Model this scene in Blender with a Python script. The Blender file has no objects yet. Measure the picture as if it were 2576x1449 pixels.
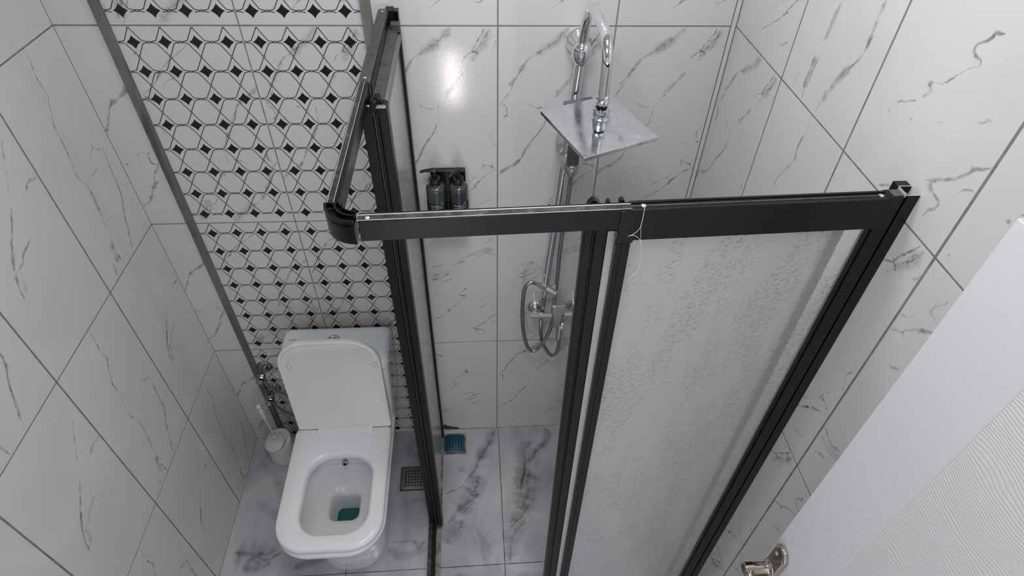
import bpy, bmesh, math, random
from mathutils import Vector, Matrix, noise as mnoise

# ------------------------------------------------------------------ camera
W_PX, H_PX, F_PX = 2576, 1449, 1519.05
CAM = Vector((-0.0674, -1.5488, 2.3816))
R0 = Vector((0.99721181, -0.06938115, 0.02747491))     # camera right
R1 = Vector((-0.02800365, -0.68920765, -0.72402252))   # camera down
R2 = Vector((0.06916943, 0.72123441, -0.68922893))     # camera forward
PX, PY = 20.3, -9.5
sc = bpy.context.scene
cd = bpy.data.cameras.new('camera'); cam = bpy.data.objects.new('camera', cd)
sc.collection.objects.link(cam); sc.camera = cam
cd.sensor_width = 36.0; cd.sensor_fit = 'HORIZONTAL'
cd.lens = F_PX / W_PX * 36.0
cd.shift_x = -PX / W_PX; cd.shift_y = PY / W_PX
cd.clip_start = 0.02; cd.clip_end = 50
cam.matrix_world = Matrix(((R0.x, -R1.x, -R2.x, CAM.x), (R0.y, -R1.y, -R2.y, CAM.y),
                           (R0.z, -R1.z, -R2.z, CAM.z), (0, 0, 0, 1)))

# ------------------------------------------------------------------ world, lights, exposure
wd = bpy.data.worlds.new('hallway_daylight'); sc.world = wd; wd.use_nodes = True
wd.node_tree.nodes['Background'].inputs[0].default_value = (0.93, 0.96, 1.0, 1)
wd.node_tree.nodes['Background'].inputs[1].default_value = 1.12
def area(name, loc, target, sx, sy, power, col):
    l = bpy.data.lights.new(name, 'AREA'); l.shape = 'RECTANGLE'; l.size = sx; l.size_y = sy
    l.energy = power; l.color = col
    o = bpy.data.objects.new(name, l); sc.collection.objects.link(o); o.location = loc
    o.rotation_euler = (Vector(target) - Vector(loc)).to_track_quat('-Z', 'Y').to_euler()
    return o
area('ceiling_panel_light', (-0.12, -1.10, 2.67), (-0.12, -1.10, 0), 0.36, 0.36, 8.0, (1.0, 0.975, 0.97))
area('shower_ceiling_light', (0.12, -0.50, 2.68), (0.12, -0.50, 0), 0.26, 0.26, 5.2, (1.0, 0.98, 0.975))
area('wall_glare_light', (-0.215, -2.75, 0.40), (-0.12, 0, 1.6), 0.11, 0.34, 3.0, (1.0, 0.93, 0.92))  # added light with no known source, makes the glare on the back wall
sc.view_settings.view_transform = 'Standard'
sc.view_settings.look = 'None'
sc.view_settings.gamma = 1.0
sc.view_settings.use_curve_mapping = False
sc.view_settings.exposure = 0.08

random.seed(7)

# ------------------------------------------------------------------ helpers
def un(u, v, ax, val):
    """the point of the place on plane ax=val that the photograph shows at pixel (u, v)"""
    d = R0 * ((u - 1288 - PX) / F_PX) + R1 * ((v - 724.5 - PY) / F_PX) + R2
    i = 'xyz'.index(ax)
    return CAM + d * ((val - CAM[i]) / d[i])

def tag(o, label=None, cat=None, group=None, kind=None):
    if label: o['label'] = label
    if cat: o['category'] = cat
    if group: o['group'] = group
    if kind: o['kind'] = kind
    return o

def empty(name, loc=(0, 0, 0)):
    o = bpy.data.objects.new(name, None); sc.collection.objects.link(o)
    o.location = loc; o.empty_display_size = 0.05
    return o

class MB:
    """collects geometry for ONE mesh object"""
    def __init__(s): s.v = []; s.f = []; s.m = []; s.w = []
    def add(s, vs, fs, m=0, w=None):
        b = len(s.v); s.v += [tuple(p) for p in vs]
        s.w += (w if w else [0.0] * len(vs))
        for f in fs: s.f.append(tuple(b + i for i in f)); s.m.append(m)
        return s
    def box(s, x0, x1, y0, y1, z0, z1, m=0):
        vs = [(x, y, z) for z in (z0, z1) for y in (y0, y1) for x in (x0, x1)]
        return s.add(vs, [(0, 2, 3, 1), (4, 5, 7, 6), (0, 1, 5, 4), (2, 6, 7, 3), (0, 4, 6, 2), (1, 3, 7, 5)], m)
    def hexa(s, b, t, m=0):
        """b, t: four bottom and four top corners, counter-clockwise from above"""
        return s.add(list(b) + list(t), [(3, 2, 1, 0), (4, 5, 6, 7), (0, 1, 5, 4), (1, 2, 6, 5), (2, 3, 7, 6), (3, 0, 4, 7)], m)
    def loft(s, loops, m=0, cap0=True, cap1=True, flip=False):
        n = len(loops[0]); b = len(s.v)
        for L in loops: s.v += [tuple(p) for p in L]; s.w += [0.0] * n
        def F(f): s.f.append(tuple(reversed(f)) if flip else f); s.m.append(m)
        for k in range(len(loops) - 1):
            for i in range(n):
                j = (i + 1) % n
                F((b + k * n + i, b + k * n + j, b + (k + 1) * n + j, b + (k + 1) * n + i))
        if cap0: F(tuple(b + i for i in reversed(range(n))))
        if cap1: F(tuple(b + (len(loops) - 1) * n + i for i in range(n)))
        return s
    def tube(s, pts, r, n=14, m=0, caps=True):
        """sweeps a circle along pts; r is a number or a list"""
        pts = [Vector(p) for p in pts]; rs = r if isinstance(r, (list, tuple)) else [r] * len(pts)
        t = [(pts[min(i + 1, len(pts) - 1)] - pts[max(i - 1, 0)]).normalized() for i in range(len(pts))]
        up = Vector((0, 0, 1)) if abs(t[0].z) < 0.9 else Vector((1, 0, 0))
        x = up.cross(t[0]).normalized(); loops = []
        for i, p in enumerate(pts):
            x = (x - t[i] * x.dot(t[i])).normalized(); y = t[i].cross(x)
            loops.append([p + (x * math.cos(a) + y * math.sin(a)) * rs[i] for a in [2 * math.pi * k / n for k in range(n)]])
        return s.loft(loops, m, caps, caps)
    def lathe(s, c, axis, prof, n=28, m=0):
        """prof: (radius, height along axis) pairs"""
        c = Vector(c); a = Vector(axis).normalized()
        x = (Vector((0, 0, 1)) if abs(a.z) < 0.9 else Vector((1, 0, 0))).cross(a).normalized(); y = a.cross(x)
        loops = [[c + a * h + (x * math.cos(t) + y * math.sin(t)) * max(r, 1e-5) for t in [2 * math.pi * k / n for k in range(n)]] for r, h in prof]
        return s.loft(loops, m, True, True)
    def build(s, name, mats, parent=None, bevel=0, smooth=True, seg=2, attr=False, angle=35):
        me = bpy.data.meshes.new(name); me.from_pydata(s.v, [], s.f)
        if not isinstance(mats, (list, tuple)): mats = [mats]
        for mt in mats: me.materials.append(mt)
        me.polygons.foreach_set('material_index', s.m)
        if attr:
            at = me.attributes.new('vein', 'FLOAT', 'POINT'); at.data.foreach_set('value', s.w)
        me.update()
        if not attr:
            bm = bmesh.new(); bm.from_mesh(me); bmesh.ops.recalc_face_normals(bm, faces=bm.faces); bm.to_mesh(me); bm.free()
        o = bpy.data.objects.new(name, me); sc.collection.objects.link(o)
        if smooth:
            me.polygons.foreach_set('use_smooth', [True] * len(me.polygons))
            try: me.set_sharp_from_angle(angle=math.radians(angle))
            except Exception: pass
        if bevel:
            b = o.modifiers.new('bevel', 'BEVEL'); b.width = bevel; b.segments = seg; b.limit_method = 'ANGLE'
            b.angle_limit = math.radians(40); b.harden_normals = False
        if parent is not None:
            o.parent = parent
            o.matrix_parent_inverse = world(parent).inverted()
        return o

def world(o):
    m = Matrix.LocRotScale(o.location, o.rotation_euler, o.scale)
    if o.parent: m = world(o.parent) @ o.matrix_parent_inverse @ m
    return m

def catmull(pts, step=0.006):
    pts = [Vector(p) for p in pts]; out = []
    P = [pts[0] * 2 - pts[1]] + pts + [pts[-1] * 2 - pts[-2]]
    for i in range(1, len(P) - 2):
        a, b, c, d = P[i - 1:i + 3]; n = max(1, int((c - b).length / step))
        for k in range(n):
            t = k / n
            out.append(0.5 * ((2 * b) + (c - a) * t + (2 * a - 5 * b + 4 * c - d) * t * t + (3 * b - a - 3 * c + d) * t ** 3))
    out.append(pts[-1]); return out

def rrect(x0, x1, y0, y1, r, z, n=8, r2=None):
    """rounded rectangle loop at height z; r for the -y corners, r2 for the +y ones"""
    r2 = r if r2 is None else r2; L = []
    for cx, cy, a0, q in ((x1 - r, y0 + r, -90, r), (x1 - r2, y1 - r2, 0, r2), (x0 + r2, y1 - r2, 90, r2), (x0 + r, y0 + r, 180, r)):
        for k in range(n + 1):
            a = math.radians(a0 + 90 * k / n); L.append(Vector((cx + q * math.cos(a), cy + q * math.sin(a), z)))
    return L

# ------------------------------------------------------------------ materials
def mat(name, col, rough=0.5, metal=0.0, **kw):
    m = bpy.data.materials.new(name); m.use_nodes = True
    p = m.node_tree.nodes['Principled BSDF']
    p.inputs['Base Color'].default_value = (*col, 1); p.inputs['Roughness'].default_value = rough
    p.inputs['Metallic'].default_value = metal
    for k, v in kw.items(): p.inputs[k.replace('_', ' ')].default_value = v
    return m
def N(m, t, **kw):
    n = m.node_tree.nodes.new(t)
    for k, v in kw.items():
        if isinstance(k, str) and hasattr(n, k): setattr(n, k, v)
    return n
def L(m, a, b): m.node_tree.links.new(a, b)
def P(m): return m.node_tree.nodes['Principled BSDF']
def noise(m, scale, detail=3, rough=0.5, vec=None, dist=0.0):
    n = N(m, 'ShaderNodeTexNoise'); n.inputs['Scale'].default_value = scale; n.inputs['Detail'].default_value = detail
    n.inputs['Roughness'].default_value = rough; n.inputs['Distortion'].default_value = dist
    if vec is None: vec = coord(m)
    L(m, vec, n.inputs['Vector']); return n.outputs['Fac']
def coord(m, scale=(1, 1, 1)):
    t = N(m, 'ShaderNodeTexCoord'); mp = N(m, 'ShaderNodeMapping'); mp.inputs['Scale'].default_value = scale
    L(m, t.outputs['Object'], mp.inputs['Vector']); return mp.outputs['Vector']
def ramp(m, fac, stops):
    r = N(m, 'ShaderNodeValToRGB'); L(m, fac, r.inputs['Fac']); e = r.color_ramp.elements
    while len(e) < len(stops): e.new(0.5)
    for el, (p, c) in zip(e, stops): el.position = p; el.color = (*c, 1) if len(c) == 3 else c
    return r.outputs['Color']
def bump(m, h, strength=0.2, dist=0.001, normal=None):
    b = N(m, 'ShaderNodeBump'); b.inputs['Strength'].default_value = strength; b.inputs['Distance'].default_value = dist
    L(m, h, b.inputs['Height'])
    if normal is not None: L(m, normal, b.inputs['Normal'])
    L(m, b.outputs['Normal'], P(m).inputs['Normal']); return b.outputs['Normal']
def math_(m, op, a, b=None):
    n = N(m, 'ShaderNodeMath'); n.operation = op
    for i, x in enumerate((a, b)):
        if x is None: continue
        if isinstance(x, (int, float)): n.inputs[i].default_value = x
        else: L(m, x, n.inputs[i])
    return n.outputs[0]

M = {}
TILE = (0.70, 0.70, 0.705)
m = M['tile'] = mat('glazed_wall_tile', TILE, 0.10, Specular_IOR_Level=0.45)
L(m, ramp(m, noise(m, 3.5, 4), [(0.3, (0.635, 0.636, 0.646)), (0.7, (0.68, 0.678, 0.682))]), P(m).inputs['Base Color'])
bump(m, noise(m, 260, 2), 0.10, 0.0006)
m = M['grout'] = mat('grey_grout', (0.22, 0.22, 0.225), 0.8)
L(m, ramp(m, noise(m, 40, 4), [(0.3, (0.17, 0.17, 0.175)), (0.7, (0.26, 0.26, 0.262))]), P(m).inputs['Base Color'])
def vein_mat(name, col, rough=0.12, lumps=85.0, lo=0.36, hi=0.66, base=0.25):
    m = mat(name, col, rough, Specular_IOR_Level=0.45)
    a = N(m, 'ShaderNodeAttribute'); a.attribute_name = 'vein'
    n1 = noise(m, lumps, 6, 0.7, dist=0.6)
    mr = N(m, 'ShaderNodeMapRange'); mr.inputs['From Min'].default_value = lo; mr.inputs['From Max'].default_value = hi
    mr.inputs['To Min'].default_value = base; mr.inputs['To Max'].default_value = 1.25; L(m, n1, mr.inputs['Value'])
    f = math_(m, 'MULTIPLY', a.outputs['Fac'], mr.outputs[0])
    f = math_(m, 'MINIMUM', f, 1.0)
    out = m.node_tree.nodes['Material Output']; tr = N(m, 'ShaderNodeBsdfTransparent'); mx = N(m, 'ShaderNodeMixShader')
    L(m, f, mx.inputs[0]); L(m, tr.outputs[0], mx.inputs[1]); L(m, P(m).outputs[0], mx.inputs[2]); L(m, mx.outputs[0], out.inputs['Surface'])
    return m
M['vein'] = vein_mat('grey_marble_vein', (0.20, 0.205, 0.215), 0.10)
M['fvein'] = vein_mat('floor_marble_vein', (0.21, 0.228, 0.232), 0.2, 16, 0.2, 0.8, 0.5)
M['gold'] = vein_mat('rusty_gold_vein', (0.34, 0.20, 0.09), 0.2, 50)
M['stain'] = vein_mat('rust_stain', (0.07, 0.037, 0.02), 0.6, 40, 0.25, 0.6, 0.6)
M['ink'] = mat('black_printed_diamond', (0.010, 0.010, 0.012), 0.12, Specular_IOR_Level=0.4)
M['line'] = mat('dark_grey_printed_line', (0.055, 0.055, 0.062), 0.12, Specular_IOR_Level=0.4)
m = M['floor'] = mat('grey_marble_floor_tile', (0.5, 0.51, 0.53), 0.16)
fac = noise(m, 3.2, 5, 0.55, coord(m, (1.5, 0.8, 1)), 0.8)
L(m, ramp(m, fac, [(0.30, (0.36, 0.37, 0.39)), (0.50, (0.52, 0.53, 0.56)), (0.70, (0.65, 0.65, 0.67))]), P(m).inputs['Base Color'])
m = M['fgrout'] = mat('dirty_floor_grout', (0.16, 0.15, 0.14), 0.8)
L(m, ramp(m, noise(m, 25, 4), [(0.35, (0.07, 0.065, 0.06)), (0.65, (0.26, 0.25, 0.235))]), P(m).inputs['Base Color'])
m = M['stone'] = mat('grey_stone_trim', (0.14, 0.137, 0.125), 0.38)
L(m, ramp(m, noise(m, 22, 6, 0.65, coord(m, (1, 1, 0.16)), 1.2), [(0.34, (0.085, 0.082, 0.075)), (0.5, (0.15, 0.147, 0.135)), (0.7, (0.20, 0.197, 0.182))]), P(m).inputs['Base Color'])
m = M['paint'] = mat('white_ceiling_paint', (0.78, 0.78, 0.77), 0.8)
m = M['cornertrim'] = mat('white_corner_trim', (0.68, 0.67, 0.665), 0.2)
m = M['black'] = mat('black_coated_aluminium', (0.010, 0.0105, 0.011), 0.36, Specular_IOR_Level=0.22)
L(m, ramp(m, noise(m, 300, 2), [(0.3, (0.008, 0.008, 0.009)), (0.7, (0.012, 0.0125, 0.0135))]), P(m).inputs['Base Color'])
M['blackgloss'] = mat('black_glossy_plastic', (0.006, 0.006, 0.007), 0.2, Specular_IOR_Level=0.3)
M['darkgrey'] = mat('worn_dark_grey_aluminium', (0.055, 0.055, 0.058), 0.42)
L(M['darkgrey'], ramp(M['darkgrey'], noise(M['darkgrey'], 60, 6, 0.7), [(0.35, (0.035, 0.035, 0.037)), (0.7, (0.085, 0.085, 0.088))]), P(M['darkgrey']).inputs['Base Color'])
M['midgrey'] = mat('mid_grey_seal_lit_face', (0.16, 0.16, 0.16), 0.45)
m = M['rawalu'] = mat('scuffed_bare_aluminium', (0.32, 0.32, 0.34), 0.35, 0.75)
L(m, ramp(m, noise(m, 90, 6, 0.75, coord(m, (0.5, 0.5, 1))), [(0.42, (0.05, 0.05, 0.056)), (0.60, (0.12, 0.12, 0.13)), (0.74, (0.55, 0.54, 0.53))]), P(m).inputs['Base Color'])
M['cutalu'] = mat('cut_aluminium_edge', (0.62, 0.61, 0.60), 0.35, 0.6)
M['chrome'] = mat('chrome', (0.78, 0.79, 0.81), 0.06, 1.0)
m = M['chromedull'] = mat('limescaled_chrome', (0.70, 0.72, 0.74), 0.16, 1.0)
L(m, ramp(m, noise(m, 24, 6, 0.7), [(0.45, (0.07, 0.07, 0.07)), (0.75, (0.22, 0.22, 0.22))]), P(m).inputs['Roughness'])
L(m, ramp(m, noise(m, 45, 6, 0.7, dist=0.8), [(0.35, (0.62, 0.645, 0.66)), (0.6, (0.72, 0.745, 0.76)), (0.78, (0.88, 0.90, 0.91))]), P(m).inputs['Base Color'])
M['valvechrome'] = mat('shade_darkened_chrome', (0.34, 0.34, 0.35), 0.12, 1.0)  # chrome with a darker colour for the shade where the valves sit
M['greyplastic'] = mat('silver_grey_plastic', (0.46, 0.47, 0.485), 0.2, 0.75)
M['darkplastic'] = mat('dark_grey_plastic', (0.085, 0.083, 0.08), 0.3)
M['hose'] = mat('steel_hose', (0.42, 0.40, 0.38), 0.24, 1.0)
M['ceramic'] = mat('white_ceramic', (0.88, 0.89, 0.905), 0.06, Coat_Weight=0.3)
M['bluceramic'] = mat('cool_white_ceramic', (0.82, 0.87, 0.92), 0.08, Coat_Weight=0.3)
M['seatplastic'] = mat('white_seat_plastic', (0.92, 0.925, 0.95), 0.14)
M['lidplastic'] = mat('white_lid_plastic', (0.84, 0.825, 0.83), 0.22)
M['whiteplastic'] = mat('white_plastic', (0.72, 0.72, 0.70), 0.3)
M['water'] = mat('teal_toilet_water', (0.005, 0.12, 0.105), 0.03)
M['steel'] = mat('brushed_drain_steel', (0.30, 0.30, 0.295), 0.4, 0.7)
M['drainframe'] = mat('dirty_drain_frame', (0.13, 0.125, 0.12), 0.5, 0.3)
M['teal'] = mat('teal_plastic_grate', (0.004, 0.085, 0.125), 0.35)
M['hole'] = mat('dark_hole', (0.004, 0.004, 0.004), 0.9)
M['lidprint'] = mat('grey_print', (0.10, 0.11, 0.12), 0.4)
M['whiteprint'] = mat('white_print', (0.62, 0.62, 0.60), 0.5)
M['thread'] = mat('white_thread', (0.85, 0.84, 0.82), 0.6)
M['brass'] = mat('brass', (0.55, 0.42, 0.2), 0.3, 1.0)
M['nickel'] = mat('bronze_tinted_nickel', (0.48, 0.43, 0.38), 0.13, 1.0)
M['curb'] = mat('stained_silicone', (0.34, 0.31, 0.27), 0.5)
L(M['curb'], ramp(M['curb'], noise(M['curb'], 30, 6, 0.7), [(0.38, (0.09, 0.055, 0.03)), (0.55, (0.30, 0.27, 0.23)), (0.7, (0.45, 0.43, 0.40))]), P(M['curb']).inputs['Base Color'])
# frosted shower panel: clear plastic with a frosted back and raised bubbles
m = M['frost'] = mat('frosted_bubble_panel', (0.985, 0.985, 0.985), 0.17, Transmission_Weight=0.80, IOR=1.38, Coat_Weight=0.3, Coat_Roughness=0.12)
v1 = N(m, 'ShaderNodeTexVoronoi'); v1.feature = 'F1'; v1.inputs['Scale'].default_value = 120; L(m, coord(m), v1.inputs['Vector'])
v2 = N(m, 'ShaderNodeTexVoronoi'); v2.feature = 'F1'; v2.inputs['Scale'].default_value = 280; L(m, coord(m), v2.inputs['Vector'])
msk = ramp(m, noise(m, 16, 4, 0.6, coord(m, (1, 1, 0.25))), [(0.45, (0, 0, 0)), (0.56, (1, 1, 1))])
ring = ramp(m, v1.outputs['Distance'], [(0.0, (1, 1, 1)), (0.30, (0.85, 0.85, 0.85)), (0.42, (0, 0, 0))])
h = math_(m, 'MULTIPLY', ring, msk); h2 = math_(m, 'MULTIPLY', v2.outputs['Distance'], 0.14)
nb = bump(m, math_(m, 'ADD', math_(m, 'MULTIPLY', h, 0.42), h2), 1.0, 0.0020); L(m, nb, P(m).inputs['Coat Normal'])
M['frostdoor'] = M['frost'].copy(); P(M['frostdoor']).inputs['Transmission Weight'].default_value = 0.42; P(M['frostdoor']).inputs['Roughness'].default_value = 0.28
# door skins
m = M['doorflat'] = mat('white_door_stile_film', (0.70, 0.695, 0.725), 0.42)
bump(m, noise(m, 90, 5, 0.6, coord(m, (1, 3.4, 0.12))), 0.6, 0.0020)
m = M['doorgrain'] = mat('white_embossed_wood_grain', (0.67, 0.675, 0.69), 0.42)
sx = N(m, 'ShaderNodeSeparateXYZ'); L(m, coord(m), sx.inputs[0])
nz = noise(m, 3.2, 3, 0.5, coord(m, (1, 0.8, 1)))
zz = math_(m, 'ADD', sx.outputs['Z'], math_(m, 'MULTIPLY', nz, 0.20))
cb_ = N(m, 'ShaderNodeCombineXYZ'); L(m, zz, cb_.inputs['Z']); L(m, math_(m, 'MULTIPLY', sx.outputs['Y'], 0.3), cb_.inputs['Y'])
wv = N(m, 'ShaderNodeTexWave'); wv.wave_type = 'BANDS'; wv.bands_direction = 'Z'; wv.inputs['Scale'].default_value = 60
wv.inputs['Distortion'].default_value = 2.6; wv.inputs['Detail'].default_value = 3.0; wv.inputs['Detail Scale'].default_value = 0.6
L(m, cb_.outputs[0], wv.inputs['Vector'])
g = ramp(m, wv.outputs['Fac'], [(0.0, (0, 0, 0)), (0.35, (0.75, 0.75, 0.75)), (1.0, (1, 1, 1))])
bump(m, math_(m, 'ADD', g, math_(m, 'MULTIPLY', noise(m, 240, 2, 0.5, coord(m, (1, .25, 1))), 0.5)), 0.45, 0.0009)
M['dooredge'] = mat('cream_door_edge', (0.62, 0.62, 0.52), 0.6)
M['glassgreen'] = mat('dark_green_bottle', (0.035, 0.062, 0.052), 0.10, Coat_Weight=0.5)
M['glassblue'] = mat('dark_blue_bottle', (0.026, 0.036, 0.050), 0.10, Coat_Weight=0.5)
M['clearsh'] = mat('smoky_bottle_shoulder', (0.05, 0.052, 0.055), 0.08, Coat_Weight=0.5)
M['label'] = mat('black_bottle_label', (0.010, 0.010, 0.012), 0.3)
M['blackmatte'] = mat('black_pump_plastic', (0.012, 0.012, 0.014), 0.32)
M['blueface'] = mat('violet_grey_plastic', (0.11, 0.11, 0.17), 0.3)

# ------------------------------------------------------------------ printed veins of the tiles, metres from the tile's lower left corner
# (points, width, strength); PF and PG are the grey and rust-gold veins of the floor, in floor coordinates
PA=[[[[0.183,0.598],[0.155,0.568],[0.124,0.545],[0.099,0.528]],0.03,0.45],[[[0.17,0.591],[0.155,0.568],[0.13,0.55],[0.098,0.529],[0.079,0.515],[0.062,0.488],[0.048,0.464],[0.029,0.444]],0.006,0.5],[[[0.079,0.515],[0.062,0.488],[0.048,0.464],[0.029,0.444]],0.014,0.5],[[[0.044,0.455],[0.033,0.428],[0.012,0.395],[0.003,0.383]],0.006,0.7],[[[0.012,0.391],[0.024,0.382],[0.026,0.361],[0.016,0.349]],0.006,0.8],[[[0.016,0.346],[0.026,0.353],[0.042,0.348],[0.054,0.359]],0.003,0.6],[[[0.268,0.598],[0.26,0.581],[0.248,0.561],[0.238,0.543],[0.236,0.536],[0.22,0.526],[0.207,0.508]],0.005,0.9],[[[0.281,0.595],[0.273,0.574],[0.264,0.554],[0.247,0.536],[0.235,0.511]],0.026,0.45],[[[0.278,0.588],[0.268,0.564],[0.257,0.554],[0.246,0.538],[0.239,0.536]],0.004,0.7],[[[0.231,0.541],[0.247,0.534],[0.251,0.526]],0.004,0.8],[[[0.248,0.561],[0.262,0.568],[0.274,0.585]],0.003,0.6],[[[0.3,0.578],[0.296,0.554],[0.287,0.545]],0.006,0.4],[[[0.201,0.518],[0.186,0.5],[0.173,0.478]],0.0025,0.35],[[[0.209,0.482],[0.192,0.456],[0.169,0.426],[0.159,0.408]],0.012,0.4],[[[0.165,0.431],[0.16,0.423]],0.007,0.6],[[[0.139,0.392],[0.138,0.359],[0.133,0.333],[0.117,0.298],[0.099,0.272],[0.082,0.24],[0.066,0.214]],0.005,0.6],[[[0.142,0.339],[0.116,0.299],[0.096,0.272],[0.081,0.245],[0.069,0.216],[0.049,0.195]],0.006,0.6],[[[0.069,0.216],[0.049,0.195],[0.02,0.178],[0.003,0.159],[-0.003,0.136]],0.014,0.7],[[[0.088,0.39],[0.096,0.385]],0.006,0.8],[[[0.096,0.385],[0.112,0.378],[0.127,0.379]],0.004,0.8],[[[0.068,0.395],[0.072,0.393]],0.004,0.5],[[[0.031,0.141],[0.039,0.144]],0.006,0.5],[[[0.293,0.315],[0.283,0.298],[0.283,0.285],[0.289,0.276]],0.005,0.5],[[[0.289,0.268],[0.294,0.261]],0.006,0.8],[[[0.272,0.223],[0.258,0.205],[0.259,0.191],[0.255,0.179]],0.004,0.6],[[[0.258,0.196],[0.272,0.194],[0.286,0.188],[0.294,0.179]],0.006,0.8],[[[0.289,0.195],[0.282,0.186]],0.008,0.7],[[[0.3,0.18],[0.271,0.162],[0.247,0.139],[0.234,0.12],[0.216,0.103],[0.198,0.088],[0.175,0.073],[0.152,0.056],[0.133,0.041]],0.005,0.75],[[[0.247,0.14],[0.23,0.119],[0.24,0.119]],0.006,0.8],[[[0.24,0.163],[0.225,0.144],[0.198,0.13],[0.166,0.101]],0.0035,0.55],[[[0.278,0.074],[0.259,0.059],[0.242,0.058]],0.004,0.6]]
PB=[[[[0.286,0.519],[0.27,0.501],[0.256,0.495]],0.01,0.5],[[[0.293,0.47],[0.265,0.465],[0.231,0.451],[0.198,0.439]],0.02,0.35],[[[0.297,0.442],[0.269,0.454],[0.25,0.444],[0.231,0.438]],0.006,0.6],[[[0.276,0.477],[0.246,0.469],[0.217,0.448],[0.174,0.428]],0.004,0.4],[[[0.193,0.421],[0.171,0.412],[0.149,0.402]],0.007,0.55],[[[0.128,0.408],[0.102,0.401],[0.078,0.395]],0.012,0.5],[[[0.139,0.368],[0.115,0.352],[0.093,0.34],[0.068,0.336]],0.009,0.65],[[[0.138,0.374],[0.109,0.369],[0.079,0.35]],0.016,0.35],[[[0.146,0.341],[0.116,0.325],[0.097,0.323]],0.008,0.4],[[[0.203,0.294],[0.19,0.29],[0.181,0.279],[0.171,0.269],[0.167,0.262],[0.172,0.255],[0.185,0.253],[0.193,0.248]],0.006,0.8],[[[0.193,0.248],[0.181,0.24],[0.172,0.232],[0.163,0.222],[0.155,0.211],[0.143,0.199],[0.124,0.192]],0.004,0.75],[[[0.126,0.194],[0.121,0.186],[0.131,0.184],[0.124,0.172],[0.123,0.165]],0.01,0.7],[[[0.113,0.159],[0.094,0.148],[0.076,0.137],[0.072,0.132]],0.005,0.8],[[[0.067,0.121],[0.062,0.114]],0.008,0.5],[[[0.117,0.131],[0.125,0.128]],0.005,0.6],[[[0.236,0.186],[0.248,0.195],[0.253,0.201],[0.261,0.199]],0.006,0.6],[[[0.172,0.154],[0.185,0.158]],0.003,0.5],[[[0.015,0.02],[0.02,0.021]],0.007,0.6],[[[0.3,0.156],[0.288,0.146],[0.276,0.137],[0.268,0.124],[0.255,0.109],[0.239,0.097],[0.22,0.083],[0.206,0.074]],0.007,0.75],[[[0.267,0.141],[0.276,0.137]],0.006,0.6],[[[0.207,0.078],[0.203,0.088]],0.005,0.5],[[[0.22,0.083],[0.223,0.074],[0.233,0.071]],0.016,0.5],[[[0.22,0.083],[0.227,0.073],[0.241,0.07],[0.252,0.068],[0.254,0.056],[0.242,0.039],[0.241,0.029]],0.006,0.7],[[[0.122,0.007],[0.139,0.019],[0.164,0.03],[0.183,0.04]],0.005,0.6],[[[0.299,0.116],[0.282,0.108],[0.273,0.096]],0.004,0.6]]
PC=[[[[0.1667,0.6],[0.1657,0.572],[0.1607,0.549],[0.1597,0.515],[0.1647,0.494],[0.1517,0.473],[0.1367,0.443],[0.1287,0.424],[0.1287,0.4],[0.1257,0.371],[0.1207,0.344],[0.1157,0.316],[0.1137,0.293],[0.1227,0.274],[0.1317,0.248]],0.0055,0.8],[[[0.1317,0.248],[0.1287,0.23],[0.1257,0.206],[0.1217,0.176],[0.1107,0.133]],0.011,0.55],[[[0.1137,0.102],[0.1017,0.073],[0.1027,0.039],[0.1057,0.006]],0.006,0.85],[[[0.1037,0.098],[0.0917,0.069],[0.0887,0.032]],0.018,0.5],[[[0.0647,0.049],[0.0617,0.029],[0.0567,0.009]],0.009,0.6],[[[0.2257,0.333],[0.2207,0.32],[0.2367,0.302],[0.2537,0.295],[0.2537,0.273],[0.2487,0.247],[0.2447,0.221]],0.005,0.7],[[[0.2387,0.304],[0.2387,0.298]],0.009,0.8],[[[0.2487,0.247],[0.2437,0.197],[0.2357,0.154],[0.2087,0.111],[0.1927,0.071],[0.1767,0.037],[0.1687,0.01]],0.01,0.6],[[[0.2437,0.197],[0.2357,0.154],[0.2087,0.111],[0.1927,0.071]],0.004,0.6],[[[0.2167,0.317],[0.1987,0.307],[0.1937,0.287]],0.0035,0.5],[[[0.1737,0.27],[0.1777,0.264]],0.005,0.7],[[[0.2107,0.271],[0.1737,0.267],[0.1477,0.268],[0.1377,0.258]],0.003,0.35],[[[0.2737,0.288],[0.2627,0.272]],0.006,0.4],[[[0.1997,0.546],[0.1997,0.544]],0.004,0.5]]
PD=[[[[0.1847,0.375],[0.1637,0.353],[0.1427,0.33],[0.1267,0.317],[0.1107,0.295],[0.0977,0.28],[0.0837,0.256],[0.0747,0.232],[0.0677,0.203]],0.0075,0.7],[[[0.1267,0.312],[0.1077,0.293],[0.0917,0.27]],0.013,0.55],[[[0.1797,0.29],[0.1607,0.286],[0.1347,0.279],[0.1237,0.268],[0.0947,0.262],[0.0837,0.256]],0.006,0.65],[[[0.1007,0.261],[0.0967,0.239],[0.0827,0.214]],0.016,0.4],[[[0.2457,0.371],[0.2577,0.382],[0.2727,0.383],[0.2837,0.378],[0.2977,0.38]],0.007,0.6],[[[0.2877,0.419],[0.2797,0.41]],0.004,0.4],[[[0.2667,0.492],[0.2537,0.476],[0.2437,0.46],[0.2327,0.451]],0.006,0.6],[[[0.2297,0.44],[0.2147,0.42],[0.1987,0.396]],0.004,0.55]]
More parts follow.
